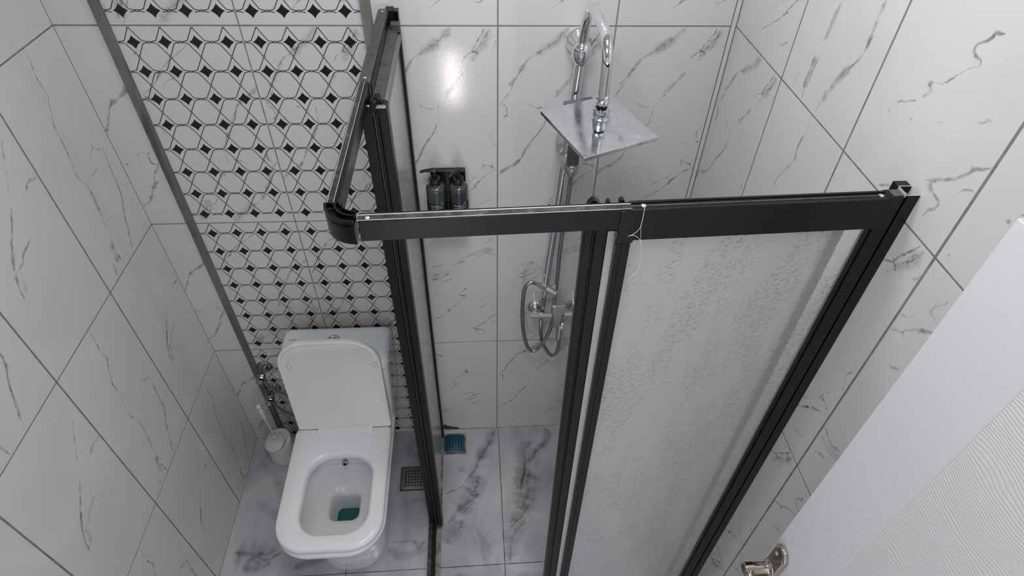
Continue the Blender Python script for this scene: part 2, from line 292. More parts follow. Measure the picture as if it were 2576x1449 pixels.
PE=[[[[0.244,0.249],[0.241,0.225],[0.243,0.195],[0.243,0.16]],0.012,0.45],[[[0.25,0.193],[0.243,0.178],[0.24,0.155],[0.229,0.134],[0.209,0.111],[0.204,0.097]],0.006,0.75],[[[0.229,0.134],[0.211,0.11],[0.195,0.08],[0.18,0.047],[0.168,0.007]],0.018,0.5],[[[0.097,0.097],[0.097,0.073],[0.098,0.056],[0.099,0.034],[0.107,0.004]],0.0055,0.8],[[[0.12,0.108],[0.11,0.082],[0.109,0.063],[0.107,0.029]],0.0045,0.7],[[[0.106,0.094],[0.102,0.063],[0.096,0.024]],0.02,0.45],[[[0.119,0.205],[0.115,0.172],[0.112,0.147],[0.109,0.128]],0.013,0.4],[[[0.06,0.049],[0.058,0.025],[0.056,0.006]],0.01,0.4],[[[0.166,0.591],[0.166,0.563],[0.159,0.536],[0.159,0.515],[0.163,0.496],[0.152,0.473],[0.139,0.45],[0.126,0.425],[0.124,0.396],[0.124,0.373]],0.006,0.6],[[[0.16,0.553],[0.159,0.536],[0.159,0.515]],0.011,0.4]]
PF=[[[[-0.011,-0.007],[-0.038,-0.078],[-0.063,-0.114],[-0.087,-0.16],[-0.106,-0.205],[-0.13,-0.244]],0.03,0.55],[[[-0.012,-0.024],[-0.038,-0.078],[-0.063,-0.117],[-0.087,-0.16],[-0.111,-0.215],[-0.157,-0.272]],0.008,0.45],[[[-0.093,-0.231],[-0.103,-0.29],[-0.13,-0.326],[-0.153,-0.372],[-0.179,-0.398]],0.05,0.5],[[[-0.09,-0.314],[-0.117,-0.341],[-0.157,-0.367],[-0.187,-0.402],[-0.217,-0.44]],0.014,0.6],[[[-0.157,-0.426],[-0.178,-0.46],[-0.208,-0.484],[-0.228,-0.521]],0.05,0.4],[[[-0.191,-0.506],[-0.215,-0.53]],0.01,0.45],[[[-0.157,-0.182],[-0.18,-0.212]],0.05,0.18],[[[-0.102,-0.455],[-0.09,-0.499],[-0.078,-0.542],[-0.067,-0.596]],0.01,0.22],[[[-0.098,-0.473],[-0.065,-0.526],[-0.042,-0.577]],0.01,0.2],[[[0.209,-0.013],[0.23,-0.048],[0.205,-0.096],[0.164,-0.132],[0.137,-0.172],[0.126,-0.192]],0.026,0.5],[[[0.22,-0.07],[0.195,-0.101],[0.164,-0.132],[0.147,-0.157]],0.008,0.6],[[[0.149,-0.077],[0.123,-0.108],[0.107,-0.134],[0.109,-0.171],[0.101,-0.217],[0.088,-0.271],[0.085,-0.31]],0.04,0.5],[[[0.133,-0.218],[0.11,-0.272],[0.112,-0.311],[0.09,-0.367],[0.079,-0.398]],0.06,0.5],[[[0.116,-0.378],[0.092,-0.404],[0.059,-0.429],[0.023,-0.449]],0.024,0.6],[[[0.09,-0.431],[0.065,-0.474],[0.038,-0.498],[0.026,-0.548],[0.019,-0.605]],0.045,0.42],[[[0.172,-0.143],[0.149,-0.245],[0.137,-0.341],[0.103,-0.432]],0.06,0.18],[[[-1.03,-0.51],[-1.007,-0.513],[-0.989,-0.516],[-0.969,-0.523],[-0.95,-0.525],[-0.933,-0.522],[-0.915,-0.519]],0.012,0.75],[[[-1.04,-0.508],[-1.003,-0.51],[-0.953,-0.516],[-0.903,-0.516],[-0.876,-0.5]],0.07,0.4],[[[-0.994,-0.567],[-0.975,-0.572],[-0.956,-0.574],[-0.937,-0.579],[-0.921,-0.57],[-0.906,-0.56],[-0.882,-0.555]],0.018,0.65],[[[-0.973,-0.532],[-0.951,-0.545],[-0.929,-0.565]],0.06,0.4]]
PG=[[[[-0.235,-0.314],[-0.206,-0.303],[-0.179,-0.293],[-0.152,-0.277]],0.008,0.8],[[[-0.179,-0.418],[-0.157,-0.399],[-0.14,-0.382],[-0.113,-0.358]],0.006,0.7],[[[0.116,-0.166],[0.11,-0.222],[0.097,-0.271],[0.088,-0.305]],0.01,0.6],[[[0.03,-0.476],[0.04,-0.461],[0.063,-0.443],[0.09,-0.422]],0.006,0.8],[[[-0.138,-0.026],[-0.113,-0.019]],0.006,0.6],[[[-0.081,-0.567],[-0.067,-0.592],[-0.059,-0.609]],0.006,0.4],[[[-0.234,-0.533],[-0.224,-0.538]],0.006,0.5],[[[-0.922,-0.541],[-0.892,-0.541],[-0.876,-0.529],[-0.848,-0.517]],0.014,0.55]]

# ------------------------------------------------------------------ tiled room shell
XL, XR, YF, ZC = -1.0668, 0.6174, -1.88, 2.70
JW = 0.0019          # half a joint
ROWS = [(0.0, 0.599 - JW), (0.599 + JW, 1.201 - JW), (1.201 + JW, 1.803 - JW), (1.803 + JW, 2.405 - JW), (2.405 + JW, ZC)]
ROWZ = [-0.003, 0.599, 1.201, 1.803, 2.405]

def frame(O, U, V):
    O, U, V = Vector(O), Vector(U), Vector(V); Nn = U.cross(V)
    return lambda u, v, d=0.0: O + U * u + V * v + Nn * d
TH = 0.0003          # tile face above the grout bed
def tile_geo(mb, fr, u0, u1, v0, v1, m):
    b = 0.0002
    lo = [fr(u0, v0), fr(u1, v0), fr(u1, v1), fr(u0, v1)]
    mi = [fr(u0 + b * .3, v0 + b * .3, TH - b), fr(u1 - b * .3, v0 + b * .3, TH - b), fr(u1 - b * .3, v1 - b * .3, TH - b), fr(u0 + b * .3, v1 - b * .3, TH - b)]
    hi = [fr(u0 + b, v0 + b, TH), fr(u1 - b, v0 + b, TH), fr(u1 - b, v1 - b, TH), fr(u0 + b, v1 - b, TH)]
    mb.add(lo + mi + hi, [(8, 9, 10, 11)] + [(i, (i + 1) % 4, 4 + (i + 1) % 4, 4 + i) for i in range(4)] + [(4 + i, 4 + (i + 1) % 4, 8 + (i + 1) % 4, 8 + i) for i in range(4)], m)

VEIN_D = [0.0]; VS = {2: 0.68, 3: 1.0, 5: 1.0}
def strip(mb, fr, pts, w, s, box, m, jit=0.0014, step=0.0022):
    """a soft-edged vein of width w along pts, kept inside its tile"""
    if len(pts) < 2: return
    q = catmull([(p[0], p[1], 0) for p in pts], step); n = len(q); rnd = random.Random(int(abs(pts[0][0] * 7919 + pts[0][1] * 104729) * 1000))
    VEIN_D[0] = (VEIN_D[0] + 0.000004) % 0.0002
    d = TH + 0.00004 + VEIN_D[0]; vs = []; ws = []
    u0, u1, v0, v1 = box; ok = []
    ph = rnd.random() * 50
    for i, p in enumerate(q):
        t = (q[min(i + 1, n - 1)] - q[max(i - 1, 0)]).normalized(); nn = Vector((-t.y, t.x, 0))
        e = min(1.0, min(i, n - 1 - i) / max(1.0, n * 0.14)); e = 0.25 + 0.75 * e
        nz = mnoise.noise(Vector((i * step * 55, ph, 0)))
        wd = w * 0.48 * e * (1.0 + (0.75 if w < .03 else 0.35) * nz); c = p + nn * (jit * 1.6 * mnoise.noise(Vector((i * step * 150, ph + 9, 0))) + jit * 0.9 * mnoise.noise(Vector((i * step * 420, ph + 21, 0))))
        row = [c + nn * wd, c + nn * wd * .35, c - nn * wd * .35, c - nn * wd]
        ok.append(u0 <= c.x <= u1 and v0 <= c.y <= v1)
        for r, k in zip(row, (0, s * VS[m] * (0.75 + 0.8 * nz), s * VS[m] * (0.75 + 0.8 * nz), 0)):
            vs.append(fr(min(max(r.x, u0), u1), min(max(r.y, v0), v1), d)); ws.append(max(0, k * (1.0 if 0 < i < n - 1 else 0)))
    fs = []
    for i in range(n - 1):
        if ok[i] and ok[i + 1]:
            for k in range(3): fs.append((i * 4 + k, i * 4 + k + 1, i * 4 + 4 + k + 1, i * 4 + 4 + k))
    if fs: mb.add(vs, fs, m, ws)

def veins(mb, fr, prt, ou, ov, box, rot, m, k=1.0, tw=0.302, th=0.602):
    for pts, w, s in prt:
        pp = [((tw - a, th - b) if rot else (a, b)) for a, b in pts]
        strip(mb, fr, [(ou + a, ov + b) for a, b in pp], w, s * k, box, m)

def diamond_tile(mb, fr, u0, v0, u1, v1, mi, ml):
    """the printed lattice: concave black diamonds inside pointed cells joined by little rings"""
    c = 0.075; d = TH + 0.0004; lw = 0.00105
    nv = int(round((v1 - v0) / c)); nu = 4; cu = (u1 - u0) / nu; cv = 0.602 / 8
    def seg(a, b):
        a, b = Vector(a), Vector(b); t = (b - a).normalized(); n = Vector((-t.y, t.x)) * lw
        P4 = [a + n, b + n, b - n, a - n]
        P4 = [(min(max(p.x, u0), u1), min(max(p.y, v0), v1)) for p in P4]
        mb.add([fr(x, y, d) for x, y in P4], [(3, 2, 1, 0)], ml)
    for j in range(9):
        for i in range(nu):
            cx = u0 + (i + .5) * cu; cy = v1 - (j + .5) * cv
            if cy - cv * .5 < v0 - 0.02: continue
            hx, hy = 0.0172, 0.0172; pts = []
            for q in range(4):
                a0 = q * math.pi / 2; A = Vector((math.cos(a0) * hx, math.sin(a0) * hy)); B = Vector((math.cos(a0 + math.pi / 2) * hx, math.sin(a0 + math.pi / 2) * hy))
                C = (A + B) * 0.335
                for k in range(7):
                    t = k / 7; pts.append(A * (1 - t) ** 2 + C * 2 * t * (1 - t) + B * t * t)
            if cy - hy > v0:
                ctr = [fr(cx, cy, d)]; vs = ctr + [fr(cx + p.x, cy + p.y, d) for p in pts]
                mb.add(vs, [(0, k + 1, (k + 1) % len(pts) + 1) for k in range(len(pts))], mi)
            rr = 0.0026
            for sx in (1, -1):
                for sy in (1, -1):
                    a = (cx + sx * (cu / 2 - rr), cy + sy * 0.0005); b = (cx + sx * cu * .275, cy + sy * cv * .050); e = (cx + sx * 0.0012, cy + sy * (cv / 2 - rr))
                    if min(a[1], b[1]) > v0: seg(a, b)
                    if min(b[1], e[1]) > v0: seg(b, e)
            for ax, ay, lo, hi in ((cx - cu / 2, cy, -90, 90), (cx + cu / 2, cy, 90, 270), (cx, cy + cv / 2, 180, 360), (cx, cy - cv / 2, 0, 180)):
                vs = []; nseg = 8
                for k in range(nseg + 1):
                    t = math.radians(lo + (hi - lo) * k / nseg)
                    for r in (rr - lw * .8, rr + lw * .8): vs.append(fr(min(max(ax + r * math.cos(t), u0), u1), min(max(ay + r * math.sin(t), v0), v1), d))
                if ay - rr > v0 - 0.004: mb.add(vs, [(2 * k, 2 * k + 1, 2 * k + 3, 2 * k + 2) for k in range(nseg)], ml)

def prints(wall, col, row):
    """which of the two tile prints, and whether it is turned upside down"""
    if wall == 'back':
        if row == 1: return PB, False
        if row == 0 and col < 0: return PB, True
        return PA, False
    if wall == 'left': return (PC, False) if (col + row) % 2 == 0 else (PD, False)
    if col >= 2 and row >= 3: return PB, False
    if col >= 3: return PB, True
    return (PE, False) if col == 1 else (PA, False)

WM = ['grout', 'tile', 'vein', 'ink', 'line', 'stain']
WMS = [M[k] for k in WM]
# back wall: u runs with x, v with z, the normal looks at -y
fr = frame((0, 0, 0), (1, 0, 0), (0, 0, 1)); mb = MB()
mb.add([fr(XL, 0), fr(XR, 0), fr(XR, ZC), fr(XL, ZC), fr(XL, 0, -.05), fr(XR, 0, -.05), fr(XR, ZC, -.05), fr(XL, ZC, -.05)], [(0, 1, 2, 3), (7, 6, 5, 4)], 0)
COLS = [(XL + .001, -0.9590, -0.959 - .302, -4, 0), (-0.9345, -0.6345, -0.9345, -3, 1), (-0.6312, -0.3345, -0.6312, -2, 1),
        (-0.3085, -JW, -0.302, -1, 0), (JW, 0.302 - JW, 0.0, 0, 0), (0.302 + JW, 0.6015, 0.302, 1, 0)]
for u0, u1, ou, ci, pat in COLS:
    for ri, (v0, v1) in enumerate(ROWS):
        tile_geo(mb, fr, u0, u1, v0, v1, 1)
        box = (u0 + .0008, u1 - .0008, v0 + .0008, v1 - .0008)
        prt, rot = prints('back', ci, ri)
        if pat:
            veins(mb, fr, PA, ou, ROWZ[ri], box, ci == -3, 2, 0.8)
            diamond_tile(mb, fr, box[0], box[2], box[1], min(box[3], 2.69) if ri < 4 else 2.69, 3, 4)
        else: veins(mb, fr, prt if ci != -4 else PA, ou, ROWZ[ri], box, rot or ci == -4, 2)
# rust around the shower drain corner
strip(mb, fr, [(-.240, .030), (-.228, .020), (-.205, .010), (-.170, .006)], .034, 1.6, (-.245, -.05, .0005, .1), 5, step=.003)
strip(mb, fr, [(-.236, .045), (-.232, .02), (-.220, .004)], .022, 1.5, (-.245, -.05, .0005, .1), 5, step=.003)
strip(mb, fr, [(-.20, .004), (-.13, .003), (-.03, .003)], .003, 1.2, (-.245, .0, .0003, .1), 5)
tag(mb.build('wall_back', WMS, smooth=False, attr=True), kind='structure')

JW = 0.0025
# left wall: u runs with y (towards the back wall), the normal looks at +x
fr = frame((XL, 0, 0), (0, 1, 0), (0, 0, 1)); mb = MB()
mb.add([fr(YF, 0), fr(0, 0), fr(0, ZC), fr(YF, ZC)], [(0, 1, 2, 3)], 0)
for c in range(7):
    u1 = -0.0012 if c == 0 else -0.3017 - 0.302 * (c - 1) - JW; u0 = max(-0.3017 - 0.302 * c + JW, YF); ou = -0.3017 - 0.302 * c
    for ri, (v0, v1) in enumerate(ROWS):
        tile_geo(mb, fr, u0, u1, v0, v1, 1)
        prt, rot = prints('left', c, ri)
        veins(mb, fr, prt, ou, ROWZ[ri], (u0 + .0008, u1 - .0008, v0 + .0008, v1 - .0008), rot, 2)
tag(mb.build('wall_left', WMS, smooth=False, attr=True), kind='structure')

# right wall: u runs with -y, the normal looks at -x
fr = frame((XR, 0, 0), (0, -1, 0), (0, 0, 1)); mb = MB()
mb.add([fr(0, 0), fr(-YF, 0), fr(-YF, ZC), fr(0, ZC)], [(0, 1, 2, 3)], 0)
for c in range(7):
    u0 = 0.0012 if c == 0 else 0.3070 + 0.302 * (c - 1) + JW; u1 = min(0.3070 + 0.302 * c - JW, -YF); ou = 0.3070 + 0.302 * (c - 1)
    for ri, (v0, v1) in enumerate(ROWS):
        tile_geo(mb, fr, u0, u1, v0, v1, 1)
        prt, rot = prints('right', c, ri)
        veins(mb, fr, prt, ou, ROWZ[ri], (u0 + .0008, u1 - .0008, v0 + .0008, v1 - .0008), rot, 2)
tag(mb.build('wall_right', WMS, smooth=False, attr=True), kind='structure')

JW = 0.0017
# front wall with the doorway (behind the camera), ceiling
mb = MB(); DX0, DX1, DZ = -0.30, 0.555, 2.02
mb.box(XL, DX0, YF - .12, YF, 0, ZC).box(DX1, XR, YF - .12, YF, 0, ZC).box(DX0, DX1, YF - .12, YF, DZ, ZC)
tag(mb.build('wall_front', M['tile'], smooth=False), kind='structure')
tag(MB().box(XL, XR, YF, 0, ZC, ZC + .05).build('ceiling', M['paint'], smooth=False), kind='structure')

# floor: 60 cm marble tiles
fr = frame((0, 0, 0), (1, 0, 0), (0, 1, 0)); mb = MB()
mb.add([fr(XL, -3.2), fr(XR, -3.2), fr(XR, 0), fr(XL, 0)], [(0, 1, 2, 3)], 0)
for x0, x1 in ((XL, -0.597), (-0.597, 0.005), (0.005, XR)):
    for y0, y1 in ((-0.611, 0), (-1.213, -0.611), (-1.815, -1.213), (-2.417, -1.815), (-3.0, -2.417)):
        tile_geo(mb, fr, x0 + JW, x1 - JW, y0 + JW, y1 - JW, 1)
def tbox(x, y):
    x0 = XL if x < -0.597 else (-0.597 if x < 0.005 else 0.005); x1 = -0.597 if x < -0.597 else (0.005 if x < 0.005 else XR)
    y0, y1 = (-0.611, 0) if y > -0.611 else (-1.213, -0.611)
    return (x0 + .002, x1 - .002, y0 + .002, y1 - .002)
for prt, mm in ((PF, 2), (PG, 3)):
    for pts, w, s in prt:
        bx = tbox(*pts[len(pts) // 2])
        strip(mb, fr, pts, w * (2.0 if mm == 2 else .9), s * (1.0 if mm == 2 else 1.1), bx, mm, jit=.004 if w > .01 else .002, step=.008)
        if w > .02 and mm == 2:
            strip(mb, fr, [(a + .006, b) for a, b in pts], w * .3, s * 1.0, bx, mm, jit=.006, step=.006)
# a few more quiet veins beside and in front of the toilet
for pts, w, s in [([(-1.02, -.12), (-.93, -.22), (-.86, -.38)], .03, .22), ([(-1.0, -.30), (-.90, -.36), (-.80, -.33)], .04, .2), ([(-.40, -.10), (-.33, -.13), (-.29, -.11)], .03, .35),
                  ([(-.40, -.35), (-.34, -.33), (-.29, -.345)], .008, .4), ([(-.44, -.50), (-.39, -.505), (-.35, -.50), (-.33, -.53), (-.30, -.50)], .012, .35),
                  ([(-.45, -.53), (-.38, -.56), (-.30, -.53)], .03, .25), ([(-.80, -.58), (-.70, -.55), (-.66, -.5)], .03, .5), ([(.05, -.65), (.3, -.72), (.5, -.9)], .04, .3), ([(-.2, -.64), (-.1, -.66), (-.03, -.7)], .015, .3)]:
    strip(mb, fr, pts, w * 1.5, s * 1.3, tbox(*pts[1]), 2, jit=.004, step=.008)
tag(mb.build('floor', [M['fgrout'], M['floor'], M['fvein'], M['gold']], smooth=False, attr=True), kind='structure')

# stone trims beside the patterned tiles, corner strip, dark joints in the corners
tag(MB().box(-0.9585, -0.9355, -0.009, 0.0, 0.0015, ZC - .001).build('trim_1', M['stone'], bevel=.002), kind='structure')
m = M['stone2'] = mat('olive_grey_stone_trim', (0.20, 0.20, 0.185), 0.2)
L(m, ramp(m, noise(m, 18, 5, 0.6, coord(m, (1, 1, .3)), 1.0), [(0.35, (0.15, 0.15, 0.135)), (0.6, (0.23, 0.23, 0.215)), (0.75, (0.34, 0.335, 0.32))]), P(m).inputs['Base Color'])
tag(MB().box(-0.3335, -0.3095, -0.009, 0.0, 0.0015, ZC - .001).build('trim_2', m, bevel=.002), kind='structure')
tag(MB().box(0.6040, 0.6150, -0.004, 0.0, 0.0015, ZC - .001).build('trim_3', M['cornertrim'], bevel=.0015), kind='structure')

# ------------------------------------------------------------------ toilet
T = empty('toilet', (-0.578, -0.35, 0))
tag(T, 'white ceramic toilet with its lid up and teal water in the bowl', 'toilet')
SX0, SX1 = -0.754, -0.404
# pedestal and bowl body: lofted from the foot up to the rim, then down inside
mb = MB(); loops = []
for z, x0, x1, y0, y1, r, r2 in ((0.0, -.700, -.455, -.598, -.03, .105, .02), (.012, -.703, -.452, -.602, -.03, .108, .02), (.10, -.705, -.450, -.607, -.03, .11, .02),
        (.20, -.712, -.443, -.622, -.03, .115, .025), (.28, -.730, -.428, -.650, -.03, .118, .025), (.335, -.748, -.411, -.683, -.03, .12, .025),
        (.365, -.757, -.403, -.704, -.03, .12, .025), (.385, -.760, -.400, -.710, -.03, .12, .02), (.396, -.758, -.402, -.707, -.03, .12, .02), (.400, -.750, -.410, -.698, -.035, .115, .02)):
    loops.append(rrect(x0, x1, y0, y1, r, z, 10, r2))
for z, x0, x1, y0, y1, r, r2 in ((.401, -.700, -.452, -.655, -.345, .085, .085), (.385, -.696, -.456, -.650, -.352, .08, .08), (.350, -.697, -.455, -.648, -.353, .08, .08), (.345, -.708, -.444, -.655, -.343, .085, .085),
        (.335, -.708, -.444, -.655, -.345, .085, .085), (.29, -.698, -.458, -.640, -.352, .085, .08), (.25, -.684, -.480, -.615, -.362, .075, .07), (.225, -.668, -.503, -.570, -.375, .06, .055),
        (.210, -.652, -.525, -.520, -.388, .035, .03), (.200, -.645, -.533, -.500, -.395, .028, .022), (.185, -.642, -.536, -.494, -.398, .026, .02), (.12, -.640, -.538, -.488, -.400, .026, .02), (.09, -.630, -.548, -.478, -.405, .025, .02)):
    loops.append(rrect(x0, x1, y0, y1, r, z, 10, r2))
mb.loft(loops, 0, True, True)
body = mb.build('bowl', M['ceramic'], T, angle=60)
MB().loft([rrect(-.6395, -.5385, -.4870, -.4005, .022, .1005, 8), rrect(-.6395, -.5385, -.4870, -.4005, .022, .1025, 8)]).build('bowl_water', M['water'], body)
# seat
mb = MB(); outer = [(.402, .003, 0), (.406, 0, 0), (.420, 0, 0), (.427, .003, 0), (.430, .008, 0)]; loops = []
for z, e, _ in outer: loops.append(rrect(SX0 + e, SX1 - e, -.704 + e, -.250 - e, .105, z, 10, .014))
for z, e in ((.431, .012), (.430, .008), (.424, .002), (.410, 0.0), (.402, .0)):
    loops.append(rrect(-.682 - e, -.457 + e, -.650 - e, -.363 + e, .078, z, 10, .085))
mb.loft(loops, 0, False, False)
n_ = len(loops[0]); b0 = (len(loops) - 1) * n_
for i in range(n_): j = (i + 1) % n_; mb.f.append((b0 + i, b0 + j, j, i)); mb.m.append(0)
seat = mb.build('seat', M['seatplastic'], T, angle=50)
# hinge: bar with two brackets
hb = MB().loft([rrect(-.655, -.487, -.275, -.252, .003, z, 4) for z in (.428, .4355)]).build('hinge', M['seatplastic'], T)
for x in (-.661, -.481):
    MB().box(x - .0095, x + .0095, -.284, -.238, .429, .4395).build('hinge_bracket', M['seatplastic'], hb, bevel=.0025)
# lid standing against the cistern, underside towards the room
LH, tilt = 0.444, math.radians(4.5)
def lidp(x, h, d): return Vector((x, -.247 + h * math.sin(tilt) - d * math.cos(tilt), .428 + h * math.cos(tilt) - d * math.sin(tilt)))
def lidloop(e, d, r=.105, rb=.012): return [lidp(p.x, -p.y, d) for p in rrect(SX0 + .010 + e, SX1 - .001 - e, -LH + e, -e, r - e * .5, 0, 10, rb)]
mb = MB(); mb.loft([lidloop(.002, -.012), lidloop(0, -.009), lidloop(0, .003), lidloop(.002, .006), lidloop(.006, .006), lidloop(.009, .002), lidloop(.010, .0008)], 0, True, True)
lid = mb.build('lid', M['lidplastic'], T, angle=50)
for x, h in ((-.708, .337), (-.427, .332)):
    c = lidp(x, h, .001); nrm = lidp(x, h, 1) - lidp(x, h, 0)
    MB().lathe(c, nrm, [(.0085, 0), (.0085, .006), (.0065, .009), (.003, .0095)], 20).build('lid_bumper', M['whiteplastic'], lid)
# cistern and its lid
mb = MB(); loops = []
for z, x0, x1, y0, y1, r in ((.399, -.742, -.404, -.195, -.020, .02), (.41, -.746, -.400, -.200, -.018, .02), (.55, -.750, -.396, -.204, -.016, .022), (.707, -.757, -.388, -.208, -.040, .024)):
    loops.append(rrect(x0, x1, y0, y1, r, z, 8, .012))
mb.loft(loops); tank = mb.build('cistern', M['ceramic'], T, angle=50)
mb = MB(); loops = []
for z, e in ((.706, .006), (.709, .0), (.728, -.002), (.742, .001), (.750, .006), (.755, .014), (.757, .026)):
    loops.append(rrect(-.762 + e, -.386 - e, -.214 + e, -.038 - e, .034 - e * .3, z, 8, .022 - e * .2))
mb.loft(loops); clid = mb.build('cistern_lid', M['bluceramic'], T, angle=60)
cb = Vector((-.580, -.108, .7565))
MB().lathe(cb, (0, 0, 1), [(.023, 0), (.0235, .003), (.021, .0048), (.019, .0050), (.018, .0035), (.0175, .0040), (.012, .0062), (.004, .0070)], 28).build('flush_button', M['chrome'], clid)
MB().lathe((-.569, -.369, .376), (0, -1, .15), [(.0115, -.008), (.0115, .0015), (.0095, .0030), (.0075, .0030), (.0070, .0012)], 24).build('bidet_nozzle', M['greyplastic'], body)
MB().lathe((-.569, -.3702, .376), (0, -1, .15), [(.0055, .0012), (.0055, .0022)], 16).build('nozzle_hole', M['hole'], body)

def text_mesh(txt, size, depth=.0003, shear=0.0):
    cu = bpy.data.curves.new('text', 'FONT'); cu.body = txt; cu.size = size; cu.extrude = depth / 2; cu.align_x = 'CENTER'; cu.align_y = 'CENTER'; cu.shear = shear; cu.resolution_u = 3
    o = bpy.data.objects.new('text', cu); sc.collection.objects.link(o)
    dg = bpy.context.evaluated_depsgraph_get(); dg.update()
    me = bpy.data.meshes.new_from_object(o.evaluated_get(dg)); bpy.data.objects.remove(o)
    return me
def put_text(name, txt, size, fn, material, parent, shear=0.0, depth=.0003):
    me = text_mesh(txt, size, depth, shear)
    for v in me.vertices: v.co = fn(v.co.x, v.co.y, v.co.z)
    me.materials.clear(); me.materials.append(material)
    o = bpy.data.objects.new(name, me); sc.collection.objects.link(o); o.parent = parent; o.matrix_parent_inverse = world(parent).inverted()
    return o
a = math.radians(6)
put_text('maker_mark', 'Rekora', .0085, lambda x, y, z: Vector((-.722 + x * math.cos(a) - y * math.sin(a), -.100 + x * math.sin(a) + y * math.cos(a), .7576 + z)), M['lidprint'], clid)
# printed mark on the front of the bowl foot, under the rim
def onbowl(x, y, z): return Vector((-.560 + x, -.6285 - z - y * 0.35, .236 + y))
MB().add([onbowl(-.022, -.004, .0005), onbowl(.022, -.004, .0005), onbowl(.022, .004, .0005), onbowl(-.022, .004, .0005)], [(0, 1, 2, 3)]).build('bowl_mark', M['lidprint'], body, smooth=False)

# ------------------------------------------------------------------ water valves left of the toilet
def valve(x, z, side, label):
    t = empty('angle_valve', (x, 0, z)); tag(t, label, 'valve', 'chrome water valves on the wall beside the toilet')
    MB().lathe((x, -.0005, z), (0, -1, 0), [(.029, 0), (.029, .003), (.024, .010), (.013, .013)], 26).build('wall_flange', M['valvechrome'], t)
    MB().tube([(x, -.010, z), (x, -.060, z)], .0095, 16).lathe((x, -.045, z), (0, -1, 0), [(.013, 0), (.0135, .004), (.0135, .018), (.011, .022)], 8).build('valve_body', M['valvechrome'], t)
    MB().lathe((x, -.066, z - .004), (side * .35, -.75, -.35), [(.008, 0), (.0155, .002), (.0165, .008), (.0155, .016), (.010, .019)], 10).build('valve_knob', M['valvechrome'], t)
    MB().tube([(x, -.052, z), (x + .004, -.052, z - .030)], .0085, 12).build('outlet', M['valvechrome'], t)
    return t
valve(-.905, .500, -1, 'upper chrome angle valve on the patterned tiles left of the toilet cistern')
valve(-.906, .362, -1, 'lower chrome angle valve on the patterned tiles left of the toilet cistern')
for (x, z, xe, ze, lb) in ((-.901, .468, -.765, .21, 'flexible steel hose running down from the upper water valve behind the toilet'), (-.902, .330, -.76, .16, 'flexible steel hose running down from the lower water valve behind the toilet')):
    pts = catmull([(x, -.052, z), (x + .012, -.050, z - .05), (x + .06, -.04, z - .12), (xe, -.045, ze), (xe + .025, -.05, ze - .02)], .004)
    tag(MB().tube(pts, [.0058 + (.0006 if i % 2 else 0) for i in range(len(pts))], 10).build('water_hose', M['hose']), lb, 'hose', 'water hoses beside the toilet')

# ------------------------------------------------------------------ toilet brush in its holder
B = empty('brush_holder', (-.925, -.095, 0)); bx, by = -.925, -.098
tag(B, 'white plastic toilet brush holder on the floor in the left corner behind the toilet', 'brush holder')
mb = MB(); nn = 32; loops = []
for z, r in ((0, .054), (.006, .057), (.04, .057), (.10, .0545), (.128, .0535)):
    sl = lambda a: (0.020 * math.cos(a - math.radians(60))) if z > .09 else 0
    loops.append([Vector((bx + r * math.cos(t), by + r * .86 * math.sin(t), z + sl(t))) for t in [2 * math.pi * k / nn for k in range(nn)]])
for e, dz in ((.003, .004), (.010, .003), (.012, -.006)):
    loops.append([Vector((bx + (.0535 - e) * math.cos(t), by + (.0535 - e) * .86 * math.sin(t), .128 + dz + .020 * math.cos(t - math.radians(60)))) for t in [2 * math.pi * k / nn for k in range(nn)]])
mb.loft(loops); mb.build('holder_cup', M['whiteplastic'], B, angle=60)
tb = empty('toilet_brush', (bx, by, .13)); tag(tb, 'white toilet brush with a ribbed handle standing in its holder left of the toilet', 'toilet brush')
p0, p1 = Vector((bx - .002, by - .006, .128)), Vector((-.938, -.105, .392)); ax = (p1 - p0).normalized()
MB().lathe(p0 + Vector((-.007, -.007, -.002)), Vector((-.12, -.22, 1)), [(.041, .004), (.041, .008), (.036, .012), (.025, .016), (.010, .020), (.006, .022)], 30).build('brush_lid', M['whiteplastic'], tb)
Ln = (p1 - p0).length
MB().tube([p0 + ax * .01, p0 + ax * (Ln - .09)], .0042, 12).lathe(p0 + ax * .035, ax, [(.004, 0), (.0105, .001), (.0105, .007), (.004, .008)], 20).build('shaft', M['whiteplastic'], tb)
prof = [(.004, 0), (.0065, .004)]
for k in range(5): h = .010 + k * .0135; prof += [(.0045, h), (.0085, h + .003), (.0085, h + .008), (.0045, h + .011)]
prof += [(.0055, .079), (.0095, .084), (.0105, .092), (.0085, .099), (.003, .103)]
MB().lathe(p0 + ax * (Ln - .105), ax, prof, 18).build('grip', M['whiteplastic'], tb)

